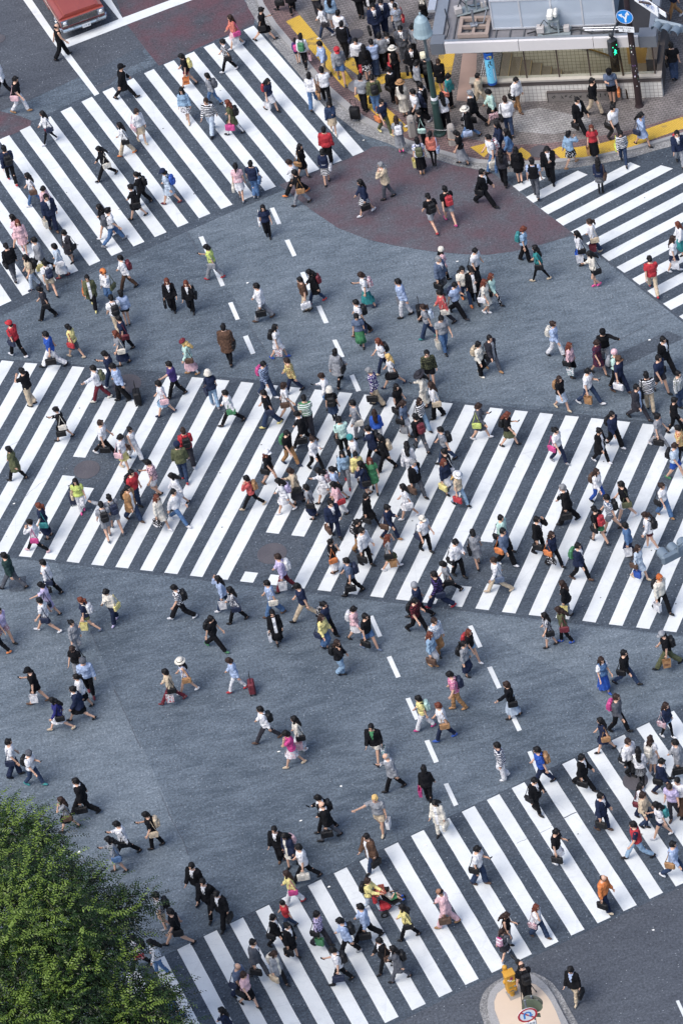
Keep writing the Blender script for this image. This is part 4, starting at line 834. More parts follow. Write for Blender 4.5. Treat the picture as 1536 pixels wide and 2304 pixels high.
# local: +X forward (bumper at x=0), Y left
mb = MB(); mb.loft([[Vector((x, y, z)) for y, z in ((-.93, .55), (-.97, .85), (-.94, 1.02), (-.80, 1.10 + dz), (0, 1.13 + dz), (.80, 1.10 + dz), (.94, 1.02), (.97, .85), (.93, .55))] for x, dz in ((-.14, 0), (-.6, .02), (-1.75, .04))]); mb.build('body', CARP, tk)
mb = MB(); mb.loft([[Vector((x, y, 1.108 + c + dz)) for y, c in ((-.72, .01), (-.70, .035), (-.05, .05), (0, .045), (.05, .05), (.70, .035), (.72, .01))] for x, dz in ((-.16, 0), (-.8, .02), (-1.62, .04))], caps=True); mb.build('hood', CARP, tk)
mb = MB(); mb.box((-3.9, 0, .85), (3.0, 1.9, .60)); mb.box((-2.6, 0, .83), (1.75, 1.92, .64)); mb.box((-4.5, 0, 1.16), (1.8, 1.9, .02)); mb.build('bed', CARP, tk)
mb = MB(); mb.loft([[Vector((x, y, z)) for x, y in ((a, -w_), (a, w_), (b, w_), (b, -w_))] for z, a, b, w_ in ((1.15, -1.78, -3.3, .92), (1.62, -2.18, -3.2, .78), (1.68, -2.3, -3.1, .70))]); cbn = mb.build('cab', CARP, tk)
mb = MB(); mb.loft([[Vector((x + .012, y, z + .01)) for x, y in ((a, -w_), (a, w_))] for z, a, w_ in ((1.19, -1.81, .82), (1.57, -2.13, .72))], caps=False); mb.build('windscreen', GLS, cbn)
mb = MB(); mb.rbox((-.075, 0, .80), (.13, 1.92, .40), .03); mb.build('grille_surround', CARP, tk)
mb = MB(); mb.box((-.006, 0, .83), (.03, 1.90, .30)); mb.build('grille_frame', CHR, tk)
mb = MB(); mb.box((.012, 0, .83), (.02, 1.24, .245)); gr_ = mb.build('grille', plain('grille_dark', '6e675a', .35, .6, var=.45, scale=9), tk)
mb = MB(); [mb.box((.024, 0, .73 + .033 * q), (.008, 1.22, .008)) for q in range(7)]; [mb.box((.025, -.6 + .1 * q, .83), (.006, .008, .24)) for q in range(13)]; mb.build('grille_bars', CHR, gr_)
for s in (1, -1):
    mb = MB(); mb.rbox((.014, s * .80, .83), (.03, .26, .24), .02); h_ = mb.build('headlight', CHR, tk)
    mb = MB(); mb.ell((.03, s * .79, .855), (.03, .085, .085)); mb.build('lens', plain('lamp_glass', 'dfe3e6', .1), h_, smooth=True); mb = MB(); mb.box((.032, s * .80, .74), (.012, .20, .045)); mb.build('indicator', plain('lamp_clear', 'b5b0a4', .2), h_)
mb = MB(); mb.loft([[Vector((x, y, zz)) for x, zz in ((o_ + .02, .44), (o_ + .10, .47), (o_ + .11, .53), (o_ + .08, .60), (o_ - .02, .62), (o_ - .02, .44))] for y, o_ in ((-1.02, -.12), (-.94, -.01), (-.5, .03), (0, .04), (.5, .03), (.94, -.01), (1.02, -.12))]); mb.build('bumper', CHR, tk)
mb = MB(); mb.box((.165, .05, .53), (.012, .36, .17)); pt = mb.build('number_plate', WHT, tk); letter('・7 30', .11, plain('plate_green', '2f5a48', .5), pt, (.173, .05, .52), (PI / 2, 0, PI / 2))
for xx in (-.95, -4.3):
    for s in (1, -1):
        mb = MB(); mb.cyl((xx, s * .70, .37), (xx, s * .93, .37), .37, n=28); tyre = mb.build('wheel', RUB, tk)
        mb = MB(); mb.lathe((0, 0, 0), [(.24, 0), (.25, .012), (.20, .02), (.17, -.01), (.08, .01), (.07, .04), (.01, .05)], 24); me = mb.mesh('hubcap', [CHR]); o = bpy.data.objects.new('hubcap', me); COL.objects.link(o); o.parent = tyre; o.location = (xx, s * .935, .37); o.rotation_euler = (-s * PI / 2, 0, 0)
for s in (1, -1):
    mb = MB(); mb.tube([(-2.0, s * .96, 1.2), (-1.9, s * 1.12, 1.28)], .012); mb.rbox((-1.9, s * 1.16, 1.3), (.05, .16, .20), .02); mb.build('mirror', CHR, tk)
    mb = MB(); mb.box((-3.0, s * .966, .80), (5.4, .012, .05)); mb.build('side_trim', plain('trim_cream', 'd9c8bd', .4, .2), tk)

# ------------------------------------------------------------------ big tree at the corner
def leafy(name, lbl, lobes, base, n_sprays, seed, hue=1.0, trunk_r=.28):
    r0 = np.random.default_rng(seed); root = empty(name, base); tag(root, lbl, 'tree')
    bark = plain('bark', '4e463f', .9, var=.3, scale=12); mb = MB()
    hub = Vector((base[0], base[1], 3.6)); mb.tube([Vector(base), Vector((base[0] + .1, base[1] - .05, 1.8)), hub], [trunk_r, trunk_r * .8, trunk_r * .65], 12)
    tr_o = mb.build('trunk', bark); tr_o.parent = root; tr_o.matrix_parent_inverse = Matrix.Translation(-Vector(base))
    mb = MB(); tips = []
    for (c, R) in lobes:
        c = Vector(c); mid = hub.lerp(c, .5) + Vector((0, 0, .5)); mb.tube([hub, mid, c + Vector((0, 0, -.1))], [.13, .08, .035], 7)
        for _ in range(9):
            d = Vector(r0.normal(size=3)); d.z = abs(d.z) * .6; d.normalize(); t = c + Vector((d.x * R[0], d.y * R[1], d.z * R[2])) * .92; m2 = c.lerp(t, .5) + Vector(r0.normal(size=3)) * .12
            mb.tube([c.lerp(mid, .15), m2, t], [.028, .018, .007], 5)
    lb_ = mb.build('limbs', bark); lb_.parent = root; lb_.matrix_parent_inverse = Matrix.Translation(-Vector(base))
    # sprays: curved twigs with alternate leaves lying in a drooping plane
    zlo = min(c[2] for c, R in lobes) - .8; zhi = max(c[2] + R[2] for c, R in lobes); P = []; vol = np.array([R[0] * R[1] for c, R in lobes]); vol /= vol.sum(); V = []; MI = []
    cols = r0.random((n_sprays,))
    for s in range(n_sprays):
        c, R = lobes[r0.choice(len(lobes), p=vol)]
        d = r0.normal(size=3); d /= np.linalg.norm(d)
        if d[2] < -.25: d[2] *= -1
        rr = (r0.random() ** .55) * (1.12 if r0.random() < .12 else 1.0) * (1 + .16 * math.sin(7 * math.atan2(d[1], d[0]) + c[0] * 3) + .10 * math.sin(13 * d[2] + 5 * d[0]))
        o = np.array(c) + d * np.array(R) * rr
        out = np.array([d[0], d[1], d[2] * .25]) + r0.normal(size=3) * .45; out /= np.linalg.norm(out)
        Ls = r0.uniform(.38, .70) * (1.35 if rr > .9 else 1); sidev = np.cross(out, [0, 0, 1.0]); sidev /= (np.linalg.norm(sidev) + 1e-6); upv = np.cross(sidev, out)
        hz = (o[2] - zlo) / (zhi - zlo); sc_ = .38 * cols[s] + .55 * max(0, d[2]) * rr + .26 * hz - .04; sc_ += .22 * (rr > .92); tint = 2 if sc_ > .86 else 1 if sc_ > .55 else 0  # shading put into leaf colour: dark inside and low, bright on top and tips
        nl = int(Ls / .044)
        for k in range(nl):
            t = k / nl; ctr = o + out * Ls * t + np.array([0, 0, -.22 * Ls * t * t]); sg_ = 1 if k % 2 else -1
            ln = .125 * (1 - .35 * t) * r0.uniform(.8, 1.2); wd = ln * .40
            ld = out * .62 + sidev * sg_ * .78 + np.array([0, 0, -.25]) + r0.normal(size=3) * .16; ld /= np.linalg.norm(ld)
            nrm = upv + r0.normal(size=3) * .55; wv = np.cross(ld, nrm); wv /= (np.linalg.norm(wv) + 1e-6)
            V.append(ctr); V.append(ctr + ld * ln * .45 + wv * wd * .5); V.append(ctr + ld * ln + np.array([0, 0, -.012])); V.append(ctr + ld * ln * .45 - wv * wd * .5); MI.append(tint)
    V = np.array(V); nf = len(MI); me = bpy.data.meshes.new('crown')
    me.vertices.add(len(V)); me.vertices.foreach_set('co', (V - np.array(base)).ravel()); me.loops.add(nf * 4); me.loops.foreach_set('vertex_index', np.arange(nf * 4)); me.polygons.add(nf); me.polygons.foreach_set('loop_start', np.arange(0, nf * 4, 4)); me.polygons.foreach_set('loop_total', np.full(nf, 4))
    for i, c in enumerate(((.006, .014, .005), (.020, .048, .010), (.135, .205, .034))):  # shaded, middle and lit copies of the leaf green
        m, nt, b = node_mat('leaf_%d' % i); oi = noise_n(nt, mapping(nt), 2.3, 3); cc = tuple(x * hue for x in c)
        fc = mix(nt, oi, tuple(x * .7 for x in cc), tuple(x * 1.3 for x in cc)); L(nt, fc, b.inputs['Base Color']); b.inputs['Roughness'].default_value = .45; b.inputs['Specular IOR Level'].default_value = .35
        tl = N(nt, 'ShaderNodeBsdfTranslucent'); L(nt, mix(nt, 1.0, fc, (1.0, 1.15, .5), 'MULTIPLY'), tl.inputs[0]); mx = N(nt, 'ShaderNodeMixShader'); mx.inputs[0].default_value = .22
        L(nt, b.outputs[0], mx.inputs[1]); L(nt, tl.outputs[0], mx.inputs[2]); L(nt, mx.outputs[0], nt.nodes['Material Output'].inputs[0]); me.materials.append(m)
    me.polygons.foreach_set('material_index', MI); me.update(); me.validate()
    o = bpy.data.objects.new('crown', me); COL.objects.link(o); o.parent = root
    return root
def lobe(px, py, z, rx, ry, rz): g = G(px, py, z); return ((g.x, g.y, g.z), (rx, ry, rz))
LOB = [lobe(10, 1880, 7.6, .95, 1.1, .8), lobe(85, 1905, 7.9, .85, 1.1, .8), lobe(-60, 2000, 8.2, 1.4, 1.4, 1.0), lobe(60, 2010, 8.6, 1.5, 1.3, 1.0), lobe(165, 2010, 7.4, 1.05, .95, .7), lobe(120, 2110, 8.6, 1.6, 1.4, 1.0), lobe(0, 2160, 9.0, 1.7, 1.5, 1.1),
       lobe(280, 2045, 6.3, .80, .62, .5), lobe(235, 2110, 6.8, 1.0, .9, .6), lobe(210, 2190, 7.4, 1.3, 1.2, .8), lobe(110, 2260, 8.4, 1.6, 1.5, 1.0), lobe(292, 2258, 6.2, 1.0, .75, .6), lobe(350, 2262, 5.6, .75, .5, .45), lobe(260, 2320, 7.2, 1.6, 1.2, .9), lobe(20, 2360, 8.4, 1.9, 1.6, 1.1), lobe(362, 2325, 5.8, .85, .7, .5), lobe(-100, 2200, 8.2, 1.4, 1.5, 1.0)]
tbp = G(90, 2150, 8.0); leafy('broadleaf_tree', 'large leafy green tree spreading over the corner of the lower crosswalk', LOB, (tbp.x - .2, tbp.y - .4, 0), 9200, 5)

DATA = """
142 131 20 0k N.k P.k
13 217 180 mk L.w P.k sh.k
49 253 0 mk T.k P.w sh.t sb.p
115 322 200 lk L.w H.R tg.k sh.w sb.n
285 223 10 mk C.k P.k h.cap.k bs
322 322 320 bn L.w S.e sb.p sh.e sw
288 349 190 lk L.w P.e sb.k sh.o
243 402 200 lk L.k P.k sb.W bs
30 412 120 mk L.n P.k bp.k sh.r
534 107 200 ln L.a S.p sb.P pb.w sh.w
597 92 10 uk T.k S.k sb.k ph bs
517 161 190 uk T.k|w P.k sb.k sh.w
427 195 190 bk T.k H.R bp.y pb.o=SALE
424 275 265 lk L.z S.w*k sh.e sw
483 238 180 bk L.g P.j bp.G
480 300 245 mn L.k|w P.Z bp.k
530 303 180 lr D.L tg.w bp.k hb.P
612 250 340 lk T.n S.w bp.r pb.w
707 240 80 bk L.w P.j sb.t sh.k bs
738 236 110 mk T.w P.k sb.s pb.t
752 302 285 lk L.J S.e ph sh.W sw
742 370 80 mk L.r P.k sw
737 413 85 bk L.n S.k|w sb.w sw
685 400 350 lk L.k S.k sb.t sw
673 143 90 bk L.v H.n bp.P sc.0.72 sw
688 152 80 bk L.w P.k pb.p bp.l sw
735 173 200 mk L.B P.e sw
770 186 290 mk L.g H.j h.cap.r sh.G
735 85 190 bk L.w P.J sb.K sh.w
752 66 80 lk L.z S.w sh.w sw
718 40 80 mk L.e P.K bp.e sw
641 22 180 mk J.k P.k hb.k
660 29 90 lk C.k P.k sw
780 128 70 mk J.k P.k sb.n sw
772 105 60 mk L.w P.k sw
813 38 270 mk J.k P.k st
835 36 250 lk C.k S.k sb.k st
868 76 280 mk J.n P.n st
851 90 290 mk J.n P.n hb.k st
893 68 270 bk T.w=B P.J st
900 84 270 bk T.g*B P.g sb.r st
912 139 280 mk J.G P.G ph st sb.s
935 131 20 bk L.g P.k st
957 46 10 ln L.W K.k ph sb.k st
812 163 270 mk L.w P.k hb.k st tie.P
848 172 110 mk L.B P.J ph st
865 159 90 mk L.g P.k sb.w st
880 150 300 mk J.k P.k hb.k st
895 183 110 lk N.k P.k h.straw.W sb.r st
830 182 100 lk L.k S.k*w pb.r st
935 180 280 mk J.k P.k hb.k st
996 208 280 bn D.k ph st sh.k
945 217 20 bk L.g P.k st
968 206 90 mk L.k P.k bp.k st
912 261 100 lk L.W K.W h.straw.t sb.s sw
889 231 150 mk J.k P.k sb.k st
822 250 70 mk T.g P.k hb.k su.k st
850 254 110 mk L.L P.j bp.k st sh.w
868 301 330 mk T.n P.L sb.o sh.y
903 341 110 ln T.g K.g bp.w sh.P
943 281 200 mk T.w P.k bp.n bs sh.w
960 267 170 mk V.k P.k sb.n sw
1015 243 350 bk L.T P.k sb.a sb2.T st
1006 291 120 lk T.w P.k sb.k sw
1058 314 190 uk C.k P.j h.straw.W hb.B bs
1071 284 180 mg J.k P.k hb.k bs
1082 241 350 mk L.e P.e sh.w bs
1112 276 200 bk L.M S.k hb.p*k
1147 303 110 mn L.w=K P.J sb.k sw
978 373 80 pk L.a H.k tg.k sb.B sw
955 325 180 uk L.k P.k sb.M st
950 391 100 bk T.w*b K.k bp.L pb.y sh.t sw
1041 370 180 bk T.k K.g ph
1112 384 200 mk T.w P.j bp.w*r hb.W
1152 371 180 lk L.j H.j sw
1135 416 90 lk L.K P.k sb.j sw
1130 352 200 lk L.n P.n sw
1167 252 335 mk L.w P.t sb.k sh.s sw
1305 297 330 mk J.k P.k hb.k bs
1338 259 350 mk L.k P.e sh.k
1378 232 270 mk T.S H.k h.cap.k ph st hb.o sh.k
1517 180 100 mk T.k=w P.J sb.k sw
1518 44 200 mk T.n P.t sh.w
1338 357 285 lr T.r K.k pb.t sw
1285 374 30 bk L.z S.k*w up sh.t
1385 320 330 mk T.w P.K sb.k
1403 369 285 bk L.w|k P.J sb.q
1446 330 340 lk D.B sb.n up
1529 372 290 mk J.n P.g bp.r
1170 411 100 lk J.k S.k sw
1240 411 280 mk J.k P.k bp.k ph sw
82 462 190 lk T.w P.j sb.s sh.w
112 494 340 bk L.p S.p sw
122 519 310 mk J.n P.n pb.W sh.s sw
48 556 190 lk L.p S.p sb.k
58 570 280 lr L.p S.p sh.p sw
99 614 200 mk J.g P.k hb.y bs
35 630 130 mk L.k P.G sb.k sw
79 650 200 lk T.e P.Z bp.k sh.n sw
163 590 220 bk J.K S.K sb.k sw
143 624 190 bk L.Z K.w sb.w sh.R
120 663 130 mk T.w H.e bp.n sh.k sc.0.92
111 718 190 bk T.K P.k sb.k
243 535 190 lk T.k H.k bp.k sh.w
258 549 20 mk T.w P.j bp.G sh.g bs
325 461 190 pk J.k P.k bp.k
313 491 190 uk J.k S.k sb.k
388 459 180 bk L.Z S.Z bp.b h.cap.n sh.R
213 693 275 uk C.L.w P.k sb.o sh.y
251 682 230 br L.w P.j h.beanie.o sb.L up sw sh.w
291 652 190 mk L.w P.s bp.R sh.k
289 732 100 bk L.B H.k sb.w sh.k sw
270 750 120 mk T.w P.e bp.k sw
288 790 190 mk T.n P.k sb.R sw
391 702 280 lr J.k P.k hb.k sw
545 449 90 pk T.p S.w hb.W sh.g sw
578 444 80 mk T.n P.j sb.j sh.g sw
669 438 190 mn L.w P.k sb.s sh.o bs
680 461 190 bk L.k P.g sb.t
605 536 280 lk T.n P.k sb.w sw
485 628 180 bk T.Y P.g sb.g sh.r ph
692 702 200 mk T.s P.e hb.w sw
714 682 190 lk C.k P.J bp.R sh.r
596 720 190 mk L.w P.g hb.k sh.s
434 705 265 lr J.k P.k sb.k up sw
873 447 190 mg J.e P.G up sw
826 482 200 lk L.n S.w|k hb.k sh.w
976 516 130 mk T.k H.g bp.k sh.r bs
1014 503 130 mk T.k H.g bp.r sh.P
1092 463 350 mk J.k P.k sb.k bs
1001 634 10 lk L.p P.k h.beanie.W sb.Y sw
996 660 340 mg J.S P.G hb.k sw
1076 637 340 mk T.w P.k sb.k sw
1071 682 290 mk C.k.w P.k ph sw
1050 682 300 mk T.W P.J bp.k sh.o
1030 712 340 mk T.B P.k bp.n ph bs sh.K
1004 734 190 mk L.c P.K sb.W sh.k
830 692 190 bn T.w K.T bp.m ph sh.n
817 754 190 mk T.w P.k bp.k sh.s
815 783 270 bk T.S K.l sb.n sw
912 713 190 mk L.B P.w su.k pb.g sw
966 761 190 pn T.g P.J bp.Z sh.T
1003 792 300 mk T.g P.j pb.W sw
1112 690 350 lr L.M P.k*w sb.k
1097 706 350 lr D.W sb.w sh.w sw
1207 443 90 mk V.k.B P.G sw
1352 434 80 lk L.n S.k|g tg.k sb.s sw
1183 588 0 br T.z P.k bp.T sw
1217 632 180 lk T.T H.k|w tg.k sb.k sh.e
1309 596 190 lk L.w S.b tg.k sb.k pb.w sw
1338 572 190 pn L.w P.J sb.e pb.R sh.e sw
1340 645 200 lk L.W H.k sb.k ph sh.P sw
1470 659 110 mk T.r P.e sh.r bs
1518 611 0 ln T.w S.n pb.w sh.w sw
1534 574 200 lr L.w K.T sw
44 803 160 mk T.r P.k sb.n sh.w h.cap.r
125 826 190 mk T.b P.w hb.k bs
174 805 165 bk T.y S.G sb.r sh.e
280 821 190 lr T.g K.n sb.W sw
73 913 165 mk T.k P.e up sw
231 901 190 mk L.w P.R bp.L wv sh.W
259 872 180 mk T.n P.J ph sh.w
278 902 190 mk L.B P.k su.k sw
400 893 190 mk T.v P.k wv
376 934 190 bk T.w S.z sb.p sh.n
148 989 190 uk J.k S.k sb.W hb.k ph
241 1024 0 mn T.w P.k hb.k sh.w bs
285 1056 350 bk T.w S.y sb.p sh.e sw
307 1035 335 uk N.w P.w sb.s
42 1081 180 bk C.L P.k
417 1082 100 mk L.L P.J h.cap.n sh.r sw
430 1045 110 mn L.r P.K bp.k sh.w
433 842 185 ly L.M K.p tg.w sb.s h.beret.R sh.t sw
519 817 80 mk C.s P.k sb.k sw
630 806 0 lk T.w S.w bp.k pb.w*r sh.b
766 866 60 bk C.g.W P.k sb.k
663 884 190 mn L.R#y P.n
604 893 340 mk L.B#n P.J bp.P sh.w
485 915 120 bk T.n P.z sb.n h.bucket.W sh.g sw
525 955 190 mk L.w P.k sb.l bs
612 959 190 mk T.k P.J sb.n sh.y
650 941 10 bn T.w H.j sb.s
688 1003 190 mk J.k P.k hb.k bs
699 975 100 mk T.l|w P.K sb.e ph
742 920 190 un L.w P.j ph sw
755 951 90 bk T.k S.J tg.k bp.k h.bucket.W sw
779 1024 120 mk T.M P.k sb.k ph
656 1046 340 mk T.k P.t bp.l sh.n
713 1058 340 un L.w P.k ph
612 1091 350 lr T.k H.s sb.k h.cap.w sh.s
888 870 190 ly T.w S.k sb.k sh.n bs
866 838 200 lr T.w P.n bp.k sh.e
850 913 180 mg L.v*w P.e hb.k sw
972 868 285 mk L.L#k H.k hb.k sw
960 915 190 lk L.W K.W h.wide.K ph
985 941 190 ln L.w P.k sb.e sw
902 940 330 lk T.k P.k hb.k sw
915 980 350 ln T.S S.w sb.k pb.g sw
953 970 335 ln L.k|w P.z sb.k*w
950 1015 140 mk L.k P.G bp.R
811 985 190 mk L.g P.g sb.W sw
855 1000 100 ln L.b P.w pb.p sw
807 1060 200 mk T.w P.z h.beanie.T sw
845 1042 190 mk J.n P.k bp.k
812 1092 290 bk L.y S.w sb.e sw
783 1091 275 lk L.z P.g sb.k sh.r
872 1059 190 lk L.k P.k bp.e
927 1075 90 lk L.w P.w sb.w sw
941 1117 330 mg J.k.B P.G hb.s
1006 1040 190 mk T.g P.J bp.k
1015 1092 190 mk T.k P.B sb.w sw
1008 1112 330 lr L.n S.w hb.y sw
1037 1138 340 ly T.e P.z h.straw.w hb.r
845 1107 280 lr T.l S.l sb.p sw
828 1118 190 lk J.n S.n sb.k up sw
1110 834 330 mk C.K.g P.G sb.k sh.t
1084 847 345 bk L.W P.k bp.e sh.W sw
1083 988 0 bn D.G sb.Y sh.w ph
1147 1004 0 lr T.k S.L bp.k ph
1251 802 350 un L.B P.w bp.W sh.k
1364 820 285 mk L.k P.g hb.k h.cap.k wv sw
1287 849 350 lr L.p P.k pb.w*T sb.k sw
1348 843 335 bn D.R#n sh.k
1388 869 0 mk T.M P.k bp.g h.beanie.p sw
1397 884 345 mk T.n P.n hb.w h.cap.s sh.s
1497 840 335 mk J.k P.k hb.k bs
1265 922 330 ln T.k S.Z bp.t sh.e
1327 910 350 mk T.w P.J pb.t sh.w ph bs
1487 884 335 mk T.n H.K
1437 944 340 mk C.K.B P.K bs
1463 925 110 mk L.w|k P.e sb.k sw
1530 915 340 mk L.L#w P.J sw
1520 973 0 uk L.k P.k
1484 1008 350 bk T.g P.g hb.k sh.w bs
1383 1006 335 mk L.n P.k bp.k sh.w
1353 1041 340 uk C.k P.k ph sh.w
1258 1042 335 pk T.w P.n sb.P sh.g
1521 1078 350 mn T.Z H.b bp.k sh.l
1536 1042 180 mk T.r#y P.k sw
312 1141 335 mk T.r=K P.J bp.k sw
303 1172 335 mk C.t P.J bp.k sh.s
188 1154 275 lk T.Y P.w sb.e sh.P sw su.n
247 1212 110 mk T.g H.g bp.k sh.G sw
266 1196 130 mk L.g H.g bp.n wv sh.G
110 1211 180 pr T.n K.n sb.T sw
88 1242 180 uk L.w P.k sb.P up sh.p bs
356 1116 190 mk T.p*n H.w sw ph
408 1142 200 lk L.w S.w
405 1178 340 mk L.w P.j sh.w bs
367 1190 335 lr D.W hb.k*w sh.w
34 1326 175 mk L.F P.G bs
120 1340 180 mk L.w P.k hb.k sb.n
117 1388 180 bk T.V S.V sb.n wv
112 1422 180 mk T.w H.n sb.n sh.w bs
203 1419 180 pr T.n H.L bp.w pb.y sh.S bs
260 1402 230 bk L.W P.n sb.y ph sh.V sw
572 1143 190 bk L.c P.k bp.t up sh.e bs
646 1153 190 lk L.w S.w bp.V sh.w
673 1133 190 bn L.e K.K sb.k ph sw
706 1167 180 bk T.g K.n sb.k sw
735 1130 190 lk L.w S.w bp.m ph
764 1130 190 pk T.B S.w sb.k
768 1160 200 lk L.p P.w sb.r sw
757 1208 310 mk J.n P.n hb.s sw
755 1290 20 uk T.k K.w sb.o up sh.s
797 1337 190 mk T.S P.k bp.n hb.k
645 1330 190 mn L.V P.R bp.w pb.w
414 1393 190 mk T.k|w P.k bp.k sh.w bs
510 1373 190 lk L.B P.J pb.w up sh.w
537 1400 190 lk L.w#n P.k sb.n
620 1386 190 mk T.B P.j sb.W sh.s
628 1450 280 uk C.k.w K.k pb.w sw
690 1395 190 mk T.n P.e bs
741 1430 340 pk L.n P.k bp.k*w
735 1461 340 ln L.y K.j sb.n
833 1182 340 bk L.k S.k tg.k hb.k bs
922 1166 190 lk D.w sb.w sh.w
880 1215 350 uk L.n P.n sb.s sh.t ph
960 1241 330 mk T.w P.k sb.n h.cap.W sw
815 1246 340 pk T.k P.t bp.k*w sh.s
826 1272 340 mk L.w P.k hb.k sw
882 1280 10 lr T.g S.L pb.t sb.k sh.w up
1076 1275 110 bk D.g sb.k sw
1034 1298 330 mk L.w P.k sb.k ph sw
1135 1240 340 mk L.M P.k sb.k
1140 1272 340 mk L.S P.k sb.o sh.w
1125 1332 190 mn L.w P.e sb.S sh.e bs
1013 1338 190 bk T.g P.k sb.k bs
993 1368 190 mk L.v|k P.n sb.n sh.r bs
948 1389 190 mk T.n P.k h.beanie.g bs
942 1425 340 mk T.R#k P.k bp.k ph bs
988 1475 330 mn L.z#w P.t sb.W sw
805 1440 350 bk L.p S.w bp.w
1348 1133 340 ln L.w P.b bp.s
1280 1176 190 mg J.k P.k hb.k
1215 1245 350 mk J.k.w P.k hb.k up sw tie.R
1248 1275 340 ln L.n P.k hb.k*w sb.o
1350 1222 150 mk T.k H.l bp.r sb.k sh.K
1377 1195 190 mk T.w|S H.g bp.k
1410 1168 190 mk T.k H.w sb.L sh.w
1495 1163 330 pn T.w P.j sb.k sh.t
1418 1255 190 bk L.j K.n pb.w sw
1465 1235 180 pn L.w H.R#k bp.k sh.Z sw
1440 1303 340 ln D.Z sb.s pb.b sh.e
1307 1305 345 mk J.n.w P.k bp.l sh.s
1490 1378 330 mo L.W P.k bp.k pb.w
1278 1385 180 ln J.k P.g pb.y sw
1272 1446 185 ln T.L P.k sb.R sh.b sw
1238 1455 190 lk D.w#n sb.k sw
16 1447 340 mk T.V H.m
2 1474 180 mk L.k P.k sh.o
178 1470 330 pk L.g P.g sw
183 1528 250 bn T.k P.g sb.k sw
207 1564 280 0g L.B P.k h.beanie.G sh.R sb.k sw
90 1582 185 mk T.k H.k h.cap.k pb.w sh.s ph
195 1595 190 pk L.w S.k sw
187 1622 190 uk J.n S.k bs
142 1643 190 lk L.i S.w sb.k sh.e bs
38 1747 10 mk T.w P.n sb.n sh.k sw
81 1767 350 mk T.w P.J bp.k sh.T h.beanie.G ph
392 1580 190 bk L.e P.R sb.k pb.w*r sh.R bs
488 1462 345 bk T.k P.k bp.k sh.l bs
536 1555 190 bn L.B P.w su.R sh.r
426 1559 190 lk N.w*b H.z sb.t sh.w h.straw.W
770 1520 350 ln L.k P.z bp.k up sw
605 1668 190 mk L.w P.K bp.k bs sh.s
681 1690 190 lk L.W K.w sb.k sh.w pb.p
665 1724 190 bk T.P S.w*p sh.e up
833 1461 340 mk T.k H.j hb.k sh.S
977 1501 345 lr L.z K.w hb.s sh.t
1063 1491 340 lr T.k H.z bp.r sh.w
1052 1521 345 pk L.g K.n bp.k
1031 1596 190 mk T.p#P P.t bp.n sh.t sw
957 1641 190 bk T.y P.w bp.M sh.P
1003 1664 190 mr T.w P.n sb.t sh.b
1155 1615 190 bn L.k K.Z sb.k wv
850 1708 260 mk J.k.l H.W pb.w*T sh.k
889 1778 190 0g J.g P.k ph
967 1808 90 bk L.k P.k pb.P sw
1134 1753 190 mk L.w|n P.w sh.w sw
1360 1558 320 ln V.j.w K.b sh.b sw
1409 1541 350 mk L.k P.J sb.k bs
1504 1501 190 mk T.k P.L bp.k pb.t=TOY h.cap.g bs
1393 1647 350 mn L.G P.k bp.P
1363 1691 190 lk D.n sb.t
1503 1660 340 ln L.n H.z tg.k sb.m sh.w sw
1224 1766 190 mk T.b P.n bp.t
1210 1830 330 mk J.k P.k sb.k ph sw
1315 1774 345 bk J.k P.k hb.k bs
1420 1748 330 mn L.w P.k sb.k=BAG sw
1444 1764 90 lk L.w S.k#g tg.k sb.k sw
1470 1740 60 ln T.w S.w bp.W sh.w sw
1492 1787 350 mk J.n P.n sb.k sh.s
1531 1747 190 mk C.g P.G hb.k
195 1832 190 mk J.k P.k hb.k bs
160 1868 190 ln T.g S.k sb.s up
288 1927 190 mk L.w P.k sb.k ph bs
270 1962 190 lk D.g sb.j ph sh.k sw
353 1907 190 mk T.k P.k bp.e sb.e ph sw
374 2090 190 mk T.w#k H.e bp.k sh.g sw
407 2127 190 mk T.k H.G sb.k bs
320 2178 190 bk L.w P.k bp.k sb.r=SPACE
364 2192 190 lk L.w P.j sw
398 2300 190 lk T.j P.j h.straw.y
737 1870 190 mk J.k P.k bp.k ph
745 1888 190 0k J.k P.G hb.k
635 1938 250 mk J.k P.k sw sh.s tie.k
660 1950 225 lk C.n.W S.W bp.p sw
692 1982 190 mk T.w P.k hb.W bs
664 2035 190 ln L.y P.w sb.P sh.r
452 2022 240 mk J.k P.k hb.k
477 2060 250 mk J.k P.k
508 2082 240 mk J.k P.k hb.k
652 2092 200 mk T.r P.J sc.0.8
627 2132 350 bk J.k P.k sb.k
660 2154 340 uk J.k S.k hb.k sw
584 2197 350 mk J.G P.G hb.k
630 2213 330 ln C.g.W P.k bp.W hb.e
548 2248 340 0g T.S P.n sb.n ph
563 2265 335 bn T.p S.k sb.k sh.k
520 2342 190 lk J.n S.k sb.k
725 2128 350 bk L.V*n P.K sb.k pb.l
788 2150 190 mk L.B P.k bp.k sh.g
771 2212 190 mk T.w P.k bp.k hb.n ph
830 2115 190 mk L.B P.k hb.k bs tie.k
838 2050 350 bn L.y P.Z bp.k sh.P push
922 2112 190 lk L.y P.k sb.k
1009 2083 190 0k J.p P.p hb.s sh.t dk
870 2184 210 bk J.k P.k sb.s
902 2206 190 lk C.G P.G bp.k
860 1873 255 my T.g H.e pb.w=8 sh.e sw wv
842 1955 220 mk C.s P.J hb.k
994 1876 240 lk C.W P.W hb.W sw
1082 1990 350 mk T.w P.J sb.k ph sw sh.s
1146 2130 350 ln N.k P.g ph sb.s sw
1137 2156 50 pn T.G S.K bp.P|w sc.0.8 sh.w up
1214 2110 340 lr T.w P.J sb.m up sh.s
1188 2252 120 0n T.k P.k bp.k st ph
